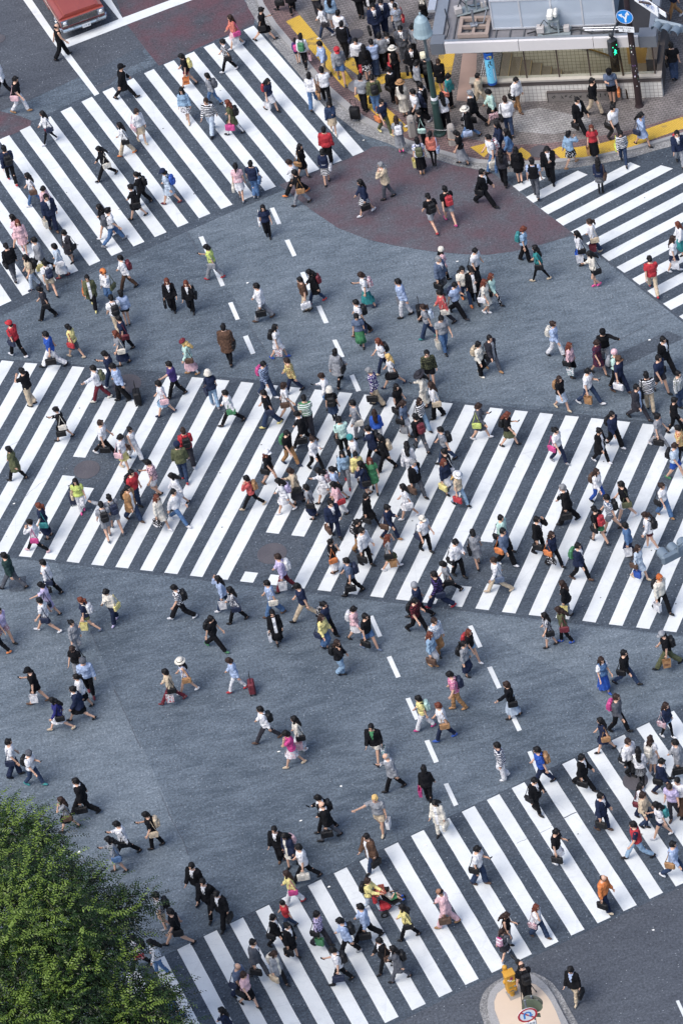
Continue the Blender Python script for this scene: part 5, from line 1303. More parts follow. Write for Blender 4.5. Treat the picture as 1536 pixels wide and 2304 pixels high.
1296 2254 245 bk J.k.B P.e hb.k sw sh.e
1257 1946 350 mk T.k S.w hb.k ph sh.w sw
1358 1868 345 mk J.n P.n hb.k sh.s sw
1438 1932 190 mk V.r.n P.z sh.k bs
1363 2050 340 0k L.o P.n hb.k sh.e sw
1519 1975 350 mk L.B P.J sb.t sh.w bs
1452 1864 345 bn L.e P.J sw
1447 1840 345 lk L.w P.n sb.R sw
1490 1884 190 lk T.w H.n bp.T ph sh.w
1517 1842 240 mn T.V P.K sh.s sw
1534 1832 240 mk T.w P.s sw
"""
# ------------------------------------------------------------------ people
LEG = dict(W1=(21, 5, -11, 22), W2=(-11, 22, 21, 5), B1=(29, 4, -16, 28), B2=(-16, 28, 29, 4), S1=(13, 8, -9, 14), S2=(-9, 14, 13, 8),
           P1=(2, 4, 16, 52), P2=(16, 52, 2, 4), ST=(3, 3, -2, 2), C1=(16, 6, -12, 34), C2=(-12, 34, 16, 6))
ARM = dict(f=(18, 22, 5), b=(-20, 12, 7), d=(2, 10, 7), p=(24, 98, -2), u=(62, 138, 10), w=(95, 14, 42), g=(42, 42, -2), s=(18, 62, 4), c=(8, 24, 8))
GEO = dict(m=dict(hip=.088, sho=.178, tr=[(-.07, .085, .13), (0, .118, .168), (.10, .108, .152), (.18, .100, .148), (.34, .122, .172), (.43, .104, .178), (.485, .075, .12), (.53, .058, .064)], arm=(.054, .041, .030), leg=(.085, .058, .040), neck=.052),
           f=dict(hip=.085, sho=.155, tr=[(-.07, .085, .13), (0, .122, .172), (.10, .098, .142), (.18, .086, .124), (.33, .118, .148), (.42, .090, .152), (.475, .062, .10), (.53, .046, .05)], arm=(.043, .034, .026), leg=(.082, .052, .036), neck=.044))
TH, SH, FT, HIPZ = .43, .41, .085, .0
LEAN = rad(4)
def fk_leg(g, leg):
    aL, kL, aR, kR = [rad(a) for a in LEG[leg]]; out = []
    for s, a, k in ((1, aL, kL), (-1, aR, kR)):
        h = Vector((0, s * GEO[g]['hip'], 0)); kn = h + Vector((sin(a), 0, -cos(a))) * TH; q = a - k
        kn.y -= s * .012
        an = kn + Vector((sin(q), 0, -cos(q))) * SH; an.y -= s * .015
        tilt = max(-.75, min(.35, q * .75 if q < 0 else q * .6))       # foot pitch: toes up in front, heel up behind
        heel = an + Matrix.Rotation(-tilt, 3, 'Y') @ Vector((-.06, 0, -FT)); toe = an + Matrix.Rotation(-tilt, 3, 'Y') @ Vector((.17, 0, -FT))
        out.append(dict(h=h, k=kn, a=an, heel=heel, toe=toe, tilt=tilt))
    low = min(min(o['heel'].z, o['toe'].z) for o in out)
    return out, -low
def lean(v): return Matrix.Rotation(LEAN, 3, 'Y') @ v
def fk_arm(g, side, mode):
    s, e, b = [rad(a) for a in ARM[mode]]; sd = 1 if side == 'L' else -1
    sh = Vector((0, sd * GEO[g]['sho'], .445))
    def dr(ang): return Vector((sin(ang) * cos(b), sd * sin(b), -cos(ang) * cos(b)))
    el = sh + dr(s) * .275
    q = s + e; d2 = dr(q)
    if mode in 'pugs': d2 = (d2 + Vector((0, -sd * (.42 if mode == 'p' else .25), 0))).normalized()
    wr = el + d2 * .245
    sh, el, wr = lean(sh), lean(el), lean(wr)
    return dict(s=sh, e=el, w=wr, d=(wr - el).normalized(), h=wr + (wr - el).normalized() * .09, side=sd)
def hd(g, look): return lean(Vector((.012, 0, .655))) + Vector((.02 if look else 0, 0, 0))
def rings(prof, extra=0.0, n=18, zs=1.0):
    out = []
    for z, a, b in prof:
        out.append([lean(Vector((cos(2 * PI * i / n) * (a + extra), math.copysign(abs(sin(2 * PI * i / n)) ** .85, sin(2 * PI * i / n)) * (b + extra), z * zs))) for i in range(n)])
    return out
def hand(mb, A):
    d = A['d']; sd = A['side']; up = Vector((0, sd, 0)); side = d.cross(up)
    if side.length < .2: side = Vector((1, 0, 0))
    side.normalize(); palm_n = side.cross(d).normalized()
    p = A['w']
    mb.ell(p + d * .045, (.021, .040, .050), m=Matrix((palm_n, side, d)).transposed(), nu=8, nv=6)
    for i, (o, ln) in enumerate(((-.028, .058), (-.010, .074), (.009, .078), (.028, .068))):
        a = p + d * .082 + side * o; k = a + d * ln * .55 - palm_n * .010 * sd; t = k + d * ln * .35 - palm_n * .028 * sd
        mb.tube([a, k, t], [.0088, .0080, .0062], 5)
    a = p + d * .03 + side * .036; mb.tube([a, a + side * .022 + d * .028, a + side * .026 + d * .056 - palm_n * .01 * sd], [.011, .0098, .0075], 5)
CACHE = {}
def cached(key, fn):
    if key not in CACHE: CACHE[key] = fn()
    return CACHE[key]
def legshape(g, l, mb, ex, k0=0.0, hem=1.0, flare=0.0):
    r = GEO[g]['leg']
    if hem > 1:      # down to the ankle
        mb.cap(l['h'] + Vector((0, 0, .0)), l['k'], r[0] + ex, r[1] + ex + flare * .3)
        mb.cyl(l['k'], l['a'] + Vector((0, 0, .01)), r[1] + ex + flare * .3, r[2] + ex + flare, 12)
    else:
        p = l['h'].lerp(l['k'], hem)
        mb.cyl(l['h'], p, r[0] + ex, r[1] + ex + .022 + (1 - hem) * .03 + flare, 12); mb.ell(l['h'], (r[0] + ex,) * 3, nu=10, nv=6)
def body_mesh(g, leg, aL, aR, look, lod):
    def f():
        ls, pz = fk_leg(g, leg); mb = MB(); ge = GEO[g]
        mb.loft(rings([(z, a * 1.05, b * 1.06) for z, a, b in ge['tr']]))
        for l in ls:
            mb.cap(l['h'], l['k'], ge['leg'][0], ge['leg'][1]); mb.cap(l['k'], l['a'], ge['leg'][1], ge['leg'][2])
            mb.ell(l['k'].lerp(l['a'], .3) + Vector((-.018, 0, 0)), (.045, .044, .09), nu=8, nv=6)
            rm = Matrix.Rotation(-l['tilt'], 3, 'Y'); mb.ell(l['a'] + rm @ Vector((.04, 0, -.05)), (.10, .038, .032), m=rm, nu=10, nv=6)
        for sd, md in (('L', aL), ('R', aR)):
            A = fk_arm(g, sd, md); r = ge['arm']
            mb.cap(A['s'], A['e'], r[0], r[1]); mb.cap(A['e'], A['w'], r[1], r[2])
        h = hd(g, look); Rm = Matrix.Rotation(rad(26 if look else 5), 3, 'Y')
        mb.cyl(lean(Vector((-.01, 0, .48))), h + Vector((-.015, 0, -.05)), ge['neck'], ge['neck'] * .95)
        mb.ell(h + Rm @ Vector((0, 0, .026)), (.102, .082, .106), m=Rm)
        mb.ell(h + Rm @ Vector((.028, 0, -.047)), (.069, .060, .072), m=Rm)
        mb.ell(h + Rm @ Vector((.104, 0, -.018)), (.018, .014, .023), m=Rm, nu=8, nv=6)
        for s in (1, -1): mb.ell(h + Rm @ Vector((-.005, s * .084, -.008)), (.020, .012, .030), m=Rm, nu=8, nv=6)
        me = remesh(mb, 'body', .026 if lod else .017, 2)
        # hands, eyes, brows and lips join the same mesh
        bm = bmesh.new(); bm.from_mesh(me); nb = len(bm.faces)
        ex = MB()
        for sd, md in (('L', aL), ('R', aR)): hand(ex, fk_arm(g, sd, md))
        n_h = len(ex.f)
        for s in (1, -1):
            ex.ell(h + Rm @ Vector((.097, s * .032, .006)), (.010, .014, .008), m=Rm, nu=6, nv=4)
            ex.ell(h + Rm @ Vector((.096, s * .033, .028)), (.010, .019, .005), m=Rm, nu=6, nv=4)
        n_e = len(ex.f); ex.ell(h + Rm @ Vector((.093, 0, -.060)), (.010, .022, .008), m=Rm, nu=6, nv=4)
        if not lod:
            vs = [bm.verts.new(v) for v in ex.v]
            for i, fc in enumerate(ex.f):
                q = bm.faces.new([vs[k] for k in fc]); q.smooth = True; q.material_index = 0 if i < n_h else (2 if i < n_e else 3)
        for q in bm.faces:
            if q.material_index == 0 and q.index < nb or q.index < nb:
                if q.calc_center_median().z < -.06 and abs(q.calc_center_median().y) < .20 and q.index < nb and q.calc_center_median().z < -.10:
                    # legs (hands hang here too: keep those that are near a leg bone)
                    c = q.calc_center_median(); near = 9
                    for l in ls:
                        for a, b in ((l['h'], l['k']), (l['k'], l['a'])):
                            t = max(0, min(1, (c - a).dot(b - a) / (b - a).length_squared)); near = min(near, (a + (b - a) * t - c).length)
                        near = min(near, (l['toe'] - c).length * .5)
                    if near < .115: q.material_index = 1
        bm.to_mesh(me); bm.free()
        for _ in range(4): me.materials.append(None)
        me.transform(Matrix.Translation((0, 0, pz)))
        return me, pz, ls
    return cached(('body', g, leg, aL, aR, look, lod), f)
SLV = dict(T=.62, L=9, J=9, C=9, V=.62, N=0)
def top_mesh(g, ty, aL, aR, lod):
    """pelvis-centred; the caller lifts it. slots: cloth, shirt, tie"""
    def f():
        ge = GEO[g]; mb = MB(); ex = dict(T=.030, L=.032, J=.044, C=.046, V=.036, N=.022)[ty]
        hem = dict(T=-.03, L=-.05, J=-.13, C=-.33, V=-.02, N=0.0)[ty]
        tr = [t for t in ge['tr'] if t[0] >= 0 and t[0] < .50]
        prof = []
        if hem < -.10:
            prof = [(hem, .135 if g == 'm' else .145, .188 if g == 'm' else .20), (hem * .5, .130, .182)]
        else: prof = [(hem, .118, .166)]
        prof += [(t[0], t[1] if t[0] > .05 else t[1] * 1.0, t[2]) for t in tr] + [(.515, .052, .066)]
        mb.loft(rings(prof, ex))
        if SLV[ty]:
            for sd, md in (('L', aL), ('R', aR)):
                A = fk_arm(g, sd, md); r = ge['arm']; e2 = ex * .75
                if SLV[ty] < 1:
                    p = A['s'].lerp(A['e'], SLV[ty] + .08); mb.ell(A['s'], (r[0] + e2,) * 3, nu=10, nv=6); mb.cyl(A['s'], p, r[0] + e2, r[1] + e2 + .016, 12)
                else:
                    mb.cap(A['s'], A['e'], r[0] + e2, r[1] + e2 + .004); mb.cyl(A['e'], A['w'], r[1] + e2 + .004, r[2] + e2 + .004, 12); mb.ell(A['e'], (r[1] + e2,) * 3, nu=8, nv=6)
        me = remesh(mb, {'T': 'shirt', 'L': 'shirt', 'J': 'jacket', 'C': 'cardigan', 'V': 'vest', 'N': 'vest_top'}[ty], .032 if lod else .021, 2, .008 if ty != 'N' else .003, ord(ty) % 7)
        arms = [fk_arm(g, 'L', aL), fk_arm(g, 'R', aR)]
        mi = []
        for p in me.polygons:
            c = Vector(p.center); k = 0
            u = Matrix.Rotation(-LEAN, 3, 'Y') @ c
            if ty in 'JC' and p.normal.x > .45 and abs(u.y) < .10:
                lo, hi = (.17, .50) if ty == 'J' else (-.30, .50)
                t = (u.z - lo) / (hi - lo)
                wdt = .012 + .045 * t if ty == 'J' else .055
                if 0 < t and abs(u.y) < wdt: k = 2 if (ty == 'J' and abs(u.y) < .014 and u.z < .44) else 1
            if ty == 'J' and u.z > .497 and abs(u.y) < .08: k = 1
            if ty == 'V':
                for A in arms:
                    t = max(0, min(1, (c - A['s']).dot(A['e'] - A['s']) / (A['e'] - A['s']).length_squared)) if True else 0
                    if (A['s'] + (A['e'] - A['s']) * t - c).length < .085 and abs(u.y) > ge['sho'] - .02: k = 1
                if u.z > .497 and abs(u.y) < .08: k = 1
            mi.append(k)
        me.polygons.foreach_set('material_index', mi)
        for _ in range(3): me.materials.append(None)
        return me
    return cached(('top', g, ty, aL, aR, lod), f)
def bottom_mesh(g, ty, leg, lod, wide=False):
    def f():
        ls, pz = fk_leg(g, leg); ge = GEO[g]; mb = MB()
        if ty in 'PH':
            mb.loft(rings([(-.10, .09, .14), (-.04, .112, .160), (.0, .120, .170), (.07, .112, .158)], .012))
            for l in ls:
                legshape(g, l, mb, .014 + (.012 if wide else 0), hem=2 if ty == 'P' else .72 if g == 'm' else .42, flare=(.022 if wide else .012) if ty == 'P' else .012)
            me = remesh(mb, {'P': 'trousers', 'H': 'shorts'}[ty], .030 if lod else .019, 2, .006, 3)
        else:
            n = 36; zb = -.36 if ty == 'S' else -.62
            def at(l, z):
                if z > l['k'].z: t = (l['h'].z - z) / (l['h'].z - l['k'].z); return l['h'].lerp(l['k'], max(0, t))
                t = (l['k'].z - z) / max(.01, l['k'].z - l['a'].z); return l['k'].lerp(l['a'], min(1, max(0, t)))
            rg = []
            zs = [.13, .08, 0.0, -.10] + [(-.10 + (zb + .10) * i / 5) for i in range(1, 6)]
            for z in zs:
                t = max(0, -z) / -zb
                if z >= -.02:
                    r = [.110, .106, .128][zs.index(z)] if z in zs[:3] else .128; c = 0; a = r + .012; b = r + .042
                else:
                    xs = [at(l, z).x for l in ls]; c = (max(xs) + min(xs)) / 2; a = (max(xs) - min(xs)) / 2 * .92 + .10 + .03 * t; b = .168 + .028 * t
                rg.append([lean(Vector((0, 0, z))) * 0 + Vector((c + cos(2 * PI * i / n) * (a + t * .014 * cos(i * PI * 2 * 9 / n)), sin(2 * PI * i / n) * (b + t * .014 * cos(i * PI * 2 * 9 / n + 1)), z + .008 * t * sin(i))) for i in range(n)])
            mb.loft(rg, caps=False); inner = [[v * 1.0 - Vector((0, 0, 0)) for v in r] for r in rg]
            mb.loft([rg[-1], [Vector((v.x * .93 + .07 * sum(q.x for q in rg[-1]) / n, v.y * .93, v.z + .012)) for v in rg[-1]], [Vector((v.x * .9 + .1 * sum(q.x for q in rg[-1]) / n, v.y * .85, v.z + .15)) for v in rg[-1]]], caps=False)
            mb.loft([rg[0], [Vector((v.x * .5, v.y * .5, v.z + .01)) for v in rg[0]]], caps=True)
            me = mb.mesh('skirt', smooth=True)
        me.materials.append(None)
        me.transform(Matrix.Translation((0, 0, pz)))
        return me
    return cached(('bot', g, ty, leg, lod, wide), f)
def shoe_mesh(g, leg, i, lod):
    def f():
        ls, pz = fk_leg(g, leg); l = ls[i]; mb = MB(); Rm = Matrix.Rotation(-l['tilt'], 3, 'Y'); a = l['a']; s = .9 if g == 'f' else 1
        mb.ell(a + Rm @ Vector((.085 * s, 0, -.052)), (.088 * s, .046 * s, .034), m=Rm)
        mb.ell(a + Rm @ Vector((-.025, 0, -.042)), (.052, .040 * s, .044), m=Rm)
        mb.ell(a + Rm @ Vector((.04, 0, -.034)), (.075, .040 * s, .036), m=Rm)
        mb.ell(a + Rm @ Vector((.05, 0, -.074)), (.128 * s, .046 * s, .013), m=Rm)
        me = remesh(mb, 'shoe', .022 if lod else .013, 1)
        me.materials.append(None); me.transform(Matrix.Translation((0, 0, pz))); return me
    return cached(('shoe', g, leg, i, lod), f)
def hair_mesh(st, lod):
    def f():
        mb = MB()
        if st == '0':
            mb.ell((-.030, 0, .0), (.082, .082, .058)); mb.ell((-.04, 0, .02), (.075, .07, .05))
        else:
            mb.ell((-.014, 0, .034), (.101, .087, .104)); mb.ell((-.040, 0, .0), (.080, .082, .090))
            mb.ell((.05, .02, .088), (.050, .052, .032)); mb.ell((.045, -.03, .085), (.045, .048, .03))
            if st == 'b': mb.ell((-.028, 0, -.035), (.088, .092, .080)); mb.ell((-.05, 0, -.06), (.066, .084, .062)); mb.ell((.05, 0, .06), (.054, .072, .042))
            if st == 'l':
                mb.ell((-.026, 0, -.03), (.088, .093, .085)); mb.ell((-.075, 0, -.10), (.062, .092, .10)); mb.ell((-.115, .01, -.20), (.042, .088, .12))
                mb.ell((-.125, -.012, -.29), (.034, .066, .085)); mb.ell((.03, .076, -.09), (.028, .024, .09)); mb.ell((.03, -.076, -.09), (.028, .024, .09))
            if st == 'p': mb.tube([(-.09, 0, .045), (-.145, 0, .03), (-.165, .01, -.07), (-.15, .015, -.20)], [.030, .038, .036, .014], 8)
            if st == 'u': mb.ell((-.098, 0, .075), (.044, .046, .044))
        me = remesh(mb, 'hair', .022 if lod else .012, 1, .009, 1); me.materials.append(None); return me
    return cached(('hair', st, lod), f)
HATC = {'cap': 'cap', 'straw': 'straw hat', 'bucket': 'bucket hat', 'beanie': 'knit cap', 'beret': 'beret', 'wide': 'wide-brimmed hat'}
def hat_mesh(t):
    def f():
        mb = MB()
        if t == 'cap':
            mb.lathe((-.008, 0, .03), [(.104, -.005), (.106, .03), (.094, .075), (.060, .107), (.015, .118)])
            mb.loft([[Vector((.06 + .115 * cos(a) * q, .082 * sin(a) * q, .038 + dz - .02 * abs(sin(a)))) for a in [i * 2 * PI / 20 for i in range(20)]] for q, dz in ((1, 0), (1, .008), (.5, .012))])
        elif t in ('straw', 'wide'):
            R = .175 if t == 'straw' else .215
            mb.lathe((-.008, 0, .045), [(.098, 0), (R, -.012), (R, -.006), (.104, .008), (.098, .085), (.070, .104), (.02, .100)])
            mb.cur = 1; mb.lathe((-.008, 0, .058), [(.1055, 0), (.1045, .028), (.09, .029)])
        elif t == 'bucket': mb.lathe((-.008, 0, .03), [(.095, .03), (.145, -.045), (.148, -.040), (.106, .03), (.098, .085), (.070, .118), (.02, .124)])
        elif t == 'beret': mb.lathe((-.018, 0, .055), [(.10, -.01), (.125, .02), (.115, .055), (.07, .078), (.01, .084)])
        else: mb.lathe((-.014, 0, .01), [(.104, -.01), (.108, .0), (.106, .05), (.090, .100), (.050, .132), (.01, .142)])
        return mb.mesh('hat', [None, None], True)
    return cached(('hat', t), f)
BK = dict(bp='backpack', sb='shoulder bag', hb='handbag', pb='paper bag', su='suitcase')
def bag_mesh(t, gg):
    def f():
        mb = MB(); st = MB()
        if t == 'bp':
            mb.rbox((0, 0, 0), (.15, .28, .42), .05); mb.rbox((-.085, 0, -.07), (.06, .22, .22), .025); mb.tube([(.05, -.03, .21), (.03, 0, .25), (.05, .03, .21)], .008, 5)
            mb.box((-.078, 0, .10), (.006, .2, .012))
            for s in (1, -1): st.tube([(.07, s * .085, .17), (.14, s * .095, .235), (.25, s * .105, .20), (.30, s * .11, .06), (.24, s * .14, -.10), (.07, s * .13, -.16)], .019, 5)
        elif t == 'sb':
            mb.rbox((0, 0, 0), (.33, .11, .25), .035); mb.box((0, gg * .058, .07), (.30, .006, .10)); mb.box((0, gg * .062, .02), (.05, .006, .03))
            st.tube([(.13, 0, .11), (.06, -gg * .01, .34), (.01, -gg * .035, .60), (-.05, -gg * .01, .34), (-.14, 0, .11)], .014, 5)
        elif t == 'hb':
            mb.rbox((0, 0, 0), (.38, .105, .27), .025); mb.box((0, .055, .05), (.30, .008, .012)); mb.box((0, -.055, .05), (.30, .008, .012))
            for s in (1, -1): st.tube([(-.08, s * .03, .13), (-.06, s * .02, .20), (.06, s * .02, .20), (.08, s * .03, .13)], .008, 5)
        elif t == 'pb':
            mb.loft([[Vector((sx * a, sy * b, z)) for sx, sy in ((-1, -1), (1, -1), (1, 1), (-1, 1))] for z, a, b in ((-.17, .125, .05), (.15, .14, .06), (.15, .13, .05), (.0, .12, .045))])
            for s in (1, -1): st.tube([(-.05, s * .055, .14), (-.035, s * .03, .225), (.035, s * .03, .225), (.05, s * .055, .14)], .005, 5)
        else:
            mb.rbox((0, 0, .0), (.23, .38, .52), .04)
            for k in range(5): mb.box((.117, -.13 + k * .065, 0), (.006, .018, .44)); mb.box((-.117, -.13 + k * .065, 0), (.006, .018, .44))
            for s in (1, -1): st.cyl((.0, s * .10, .25), (.0, s * .10, .62), .009, n=6)
            st.cyl((0, -.12, .62), (0, .12, .62), .014, n=6)
            for sx in (1, -1):
                for s in (1, -1): st.cyl((sx * .08, s * .15 - .012, -.285), (sx * .08, s * .15 + .012, -.285), .032, n=10)
        a = mb.mesh('bag', [None], t == 'pb' and False); b = st.mesh('strap', [None], True); return a, b
    return cached(('bag', t, gg), f)
def link(name, me, parent, mats, loc=None, rot=None):
    o = bpy.data.objects.new(name, me); COL.objects.link(o)
    if parent: o.parent = parent
    for i, m in enumerate(mats):
        if i < len(o.material_slots): o.material_slots[i].link = 'OBJECT'; o.material_slots[i].material = m
    if loc is not None: o.location = loc
    if rot is not None: o.rotation_euler = rot
    return o
def skin(i, dk):
    if dk: return plain('skin_brown', (.26, .135, .085), .5, var=.06)
    t = (0.88, 0.96, 1.04)[i % 3]; return plain('skin_%d' % (i % 3), (.60 * t, .365 * t, .26 * t), .5, var=.05)
HAIRC = dict(k='100f12', n='2c1f1b', r='5c3024', g='77797d', y='c2a36a', o='a8592c')
HN = dict(k='black', n='dark brown', r='reddish brown', g='grey', y='blond', o='orange')

def parse(line, i):
    t = line.split(); d = dict(i=i, x=float(t[0]), y=float(t[1]), hd=float(t[2]), bags=[], pose='walk', sc=1.0, hat=None, tie='k', tg=None, sh=None, ph=0, arm=None, txt={}, dk=False, tied=False)
    hs = t[3]; d['hair'] = hs[0] if hs[0] != 'm' else 'm'; d['hc'] = hs[1] if len(hs) > 1 else 'k'
    d['g'] = 'm' if hs[0] in 'm0' else 'f'
    a = t[4].split('.'); d['top'] = a[0]
    tc = a[1]
    d['sleeve'] = None
    if '/' in tc: tc, d['sleeve'] = tc.split('/')
    if '=' in tc: tc, d['ttxt'] = tc.split('=')
    d['tc'] = tc; d['tc2'] = a[2] if len(a) > 2 else 'w'
    k = 5
    if a[0] == 'D': d['bot'], d['bc'] = 'S', tc
    elif k < len(t) and t[k][0] in 'PHSK' and len(t[k]) > 1 and t[k][1] == '.': d['bot'], d['bc'] = t[k][0], t[k][2:]; k += 1
    else: d['bot'], d['bc'] = 'P', 'k'
    for e in t[k:]:
        e0 = e.split('.')
        if e0[0] in ('bp', 'sb', 'sb2', 'hb', 'pb', 'pb2', 'su'):
            c = e0[1]; tx = None
            if '=' in c: c, tx = c.split('=')
            d['bags'].append((e0[0][:2], c, tx))
        elif e0[0] == 'h': d['hat'] = (e0[1], e0[2])
        elif e0[0] == 'tie': d['tie'] = e0[1]; d['tied'] = True
        elif e0[0] == 'tg': d['tg'] = e0[1]
        elif e0[0] == 'sh': d['sh'] = e0[1]
        elif e0[0] == 'sc': d['sc'] = float('.'.join(e0[1:]))
        elif e == 'ph': d['ph'] = 1
        elif e in ('up', 'wv', 'push'): d['arm'] = e
        elif e in ('st', 'sw', 'bs'): d['pose'] = e
        elif e == 'dk': d['dk'] = True
    if d['hair'] == 'b' and False: pass
    if t[4].startswith('H.'): d['bot'] = 'H'
    return d
PEOPLE = [parse(l, i) for i, l in enumerate(x for x in DATA.strip().split('\n') if x.strip())]
# how much of each person the photograph shows: the 84 that show smallest form the crowd
for p in PEOPLE:
    vis = 0; tot = 0
    for ax in range(-14, 15, 4):
        for ay in range(-84, 1, 6):
            X, Y = p['x'] - 14 * (-ay / 84) * .3 + ax, p['y'] + ay; tot += 1
            if not (0 < X < 1536 and 0 < Y < 2304): continue
            if X < 400 and Y > 2130 + 0 * X and X < 330: continue
            if 1000 < X < 1500 and 60 < Y < 118: continue
            if any(q['y'] > p['y'] + 2 and abs(X - (q['x'] - 5)) < 14 and q['y'] - 84 < Y < q['y'] for q in PEOPLE): continue
            vis += 1
    k = (G(p['x'], p['y']) - CAMP).length
    p['show'] = vis / tot * (143.0 / k) ** 2 * (p['sc'] ** 2) + (.12 if p['y'] > 330 or p['x'] < 620 else 0)
order = sorted(PEOPLE, key=lambda p: p['show'])
for p in order[:len(PEOPLE) - 322]: p['crowd'] = True

def c1(code):
    n = CN[code[0]]
    if len(code) > 2:
        c2 = CN[code[2]]
        return {'|': 'striped %s' % n, '#': 'checked %s' % n, '*': 'patterned %s' % n}[code[1]]
    return n
TOPN = dict(T='tee', L='shirt', J='jacket', C='cardigan', V='vest', N='sleeveless top', D='dress')
def describe(p):
    """attribute phrases, the most telling first"""
    f = p['g'] == 'f'; tn = TOPN[p['top']]
    if p['top'] == 'L' and f: tn = 'blouse'
    if p['top'] == 'T' and f: tn = 'short-sleeved top'
    if p['top'] == 'J' and p['bot'] == 'P' and p['tc'][0] == p['bc'][0]: tn = 'suit'
    p['topd'] = '%s %s' % (c1(p['tc']), tn)
    bn = dict(P='trousers', H='shorts', S='skirt', K='long skirt')[p['bot']]
    if p['bot'] == 'P' and p['bc'] in ('j', 'J', 'z'): bc = {'j': 'blue jeans', 'J': 'dark jeans', 'z': 'faded jeans'}[p['bc']]
    else: bc = '%s %s' % (c1(p['bc']), bn)
    if bc.startswith('denim blue'): bc = bc.replace('denim blue', 'denim')
    p['botd'] = '' if p['top'] == 'D' or tn == 'suit' else bc
    att = []
    seen_b = set()
    for t, c, tx in p['bags']:
        n = BK[t]
        if t == 'hb' and p['g'] == 'm': n = 'briefcase' if c in 'ksKn' else 'hand-held bundle' if c == 'W' else 'handbag'
        if n in seen_b: continue
        seen_b.add(n); att.append(('with %s %s' % (c1(c), n)))
    if p['hat']: att.insert(0, 'wearing %s %s' % (CN[p['hat'][1]], HATC[p['hat'][0]]))
    if p['hair'] == '0': att.append('balding')
    elif p['hc'] in 'gyor': att.append('with %s hair' % HN[p['hc']])
    if p['sh'] and p['sh'] not in 'ke': att.append('in %s shoes' % CN[p['sh']])
    if p['ph']: att.append('looking at a phone')
    if p['arm'] == 'up': att.append('hand raised to the face')
    if p['arm'] == 'wv': att.append('one arm stretched out')
    if p['hair'] == 'l' and p['hc'] == 'k': att.append('with long black hair')
    if p['hair'] == 'p': att.append('with a ponytail')
    if p['hair'] == 'u': att.append('hair in a bun')
    if p['pose'] == 'st': att.append('standing still')
    if p['pose'] == 'bs': att.append('striding')
    a = p['hd'] % 360
    att.append('heading right' if a < 60 or a > 300 else 'seen from behind' if a < 125 else 'heading left' if a < 235 else 'facing the camera')
    p['att'] = att
def sgn(a, b, x, y): return (b[0] - a[0]) * (y - a[1]) - (b[1] - a[1]) * (x - a[0])
def region(x, y):
    if y < 700 - .42 * x + 2 and y > 310 - .44 * x and x < 830 and not (x > 600 and y < .98 * x - 480): return 'on the crosswalk by the pickup truck'
    if y < 300 - .44 * x: return 'on the road beside the pickup truck'
    if x > 590 and y < 330 + (10 if x < 900 else 45 if x < 1350 else 0): return 'on the brick pavement'
    if y > 2240 and 1090 < x < 1270: return 'on the traffic island'
    if y > 800 + .105 * x and y < 1250 + .112 * x: return 'on the long central crosswalk'
    if y > 2330 - .485 * x and y < 2720 - .485 * x: return 'on the crosswalk by the traffic island'
    if y > 2700 - .485 * x: return 'on the road beside the traffic island'
    if x > 1150 and y < 700 and y < 420 + .77 * (x - 1150): return 'on the crosswalk by the station stairs'
    if 640 < x < 1290 and y < 575: return 'on the red paving'
    return 'on open asphalt above the central crosswalk' if y < 1000 else 'on open asphalt below the central crosswalk'
for p in PEOPLE: describe(p); p['reg'] = region(p['x'], p['y'])
def nwords(s): return len(s.replace('-', ' ').split())
IND = [p for p in PEOPLE if not p.get('crowd')]
def full(p, atts, reg=None, rel=None):
    s = 'person in %s' % p['topd'] + (' and %s' % p['botd'] if p['botd'] else '')
    for a in atts: s += (', ' if not a.startswith(('with', 'in ', 'wearing')) else ' ') + a
    if reg: s += ' ' + reg
    if rel: s += ' ' + rel
    return s
def same(p, q, atts, reg):
    return q is not p and q['topd'] == p['topd'] and q['botd'] == p['botd'] and all(a in q['att'] for a in atts) and (not reg or q['reg'] == reg)
import itertools
for p in IND:
    done = None
    for n in range(0, 4):
        for reg in (None, p['reg']):
            for at in itertools.combinations(p['att'], n):
                if not any(same(p, q, at, reg) for q in PEOPLE):
                    s = full(p, at, reg)
                    if nwords(s) <= 16: done = (s, at, reg); break
            if done: break
        if done: break
    if done:
        s, at, reg = done
        p['key'] = s
        rest = [a for a in p['att'] if a not in at]
        for a in rest[:1]:
            s2 = full(p, [x for x in p['att'] if x in at or x == a], reg)
            if nwords(s2) <= 15: s = s2
        if not reg and nwords(s + ' ' + p['reg']) <= 16: s += ' ' + p['reg']
        p['label'] = s
for p in IND:
    if 'label' not in p:      # told apart by the neighbour
        nb = sorted((q for q in IND if q is not p and 'key' in q), key=lambda q: (q['x'] - p['x']) ** 2 + (q['y'] - p['y']) ** 2)
        for q in nb[:3]:
            s = 'person in %s%s %s the person in %s%s' % (p['topd'], (' and ' + p['botd']) if p['botd'] else '', 'beside', q['topd'], (' and ' + q['botd']) if q['botd'] else '')
            if nwords(s) <= 16 and all(s != r.get('label') for r in IND): p['label'] = s; break
        else: p['label'] = full(p, (), None, 'just %s the %s' % ('behind', nb[0]['topd']))
def short(p):
    """person phrase for the labels of what they carry"""
    return p['label'] if nwords(p['label']) <= 11 else None

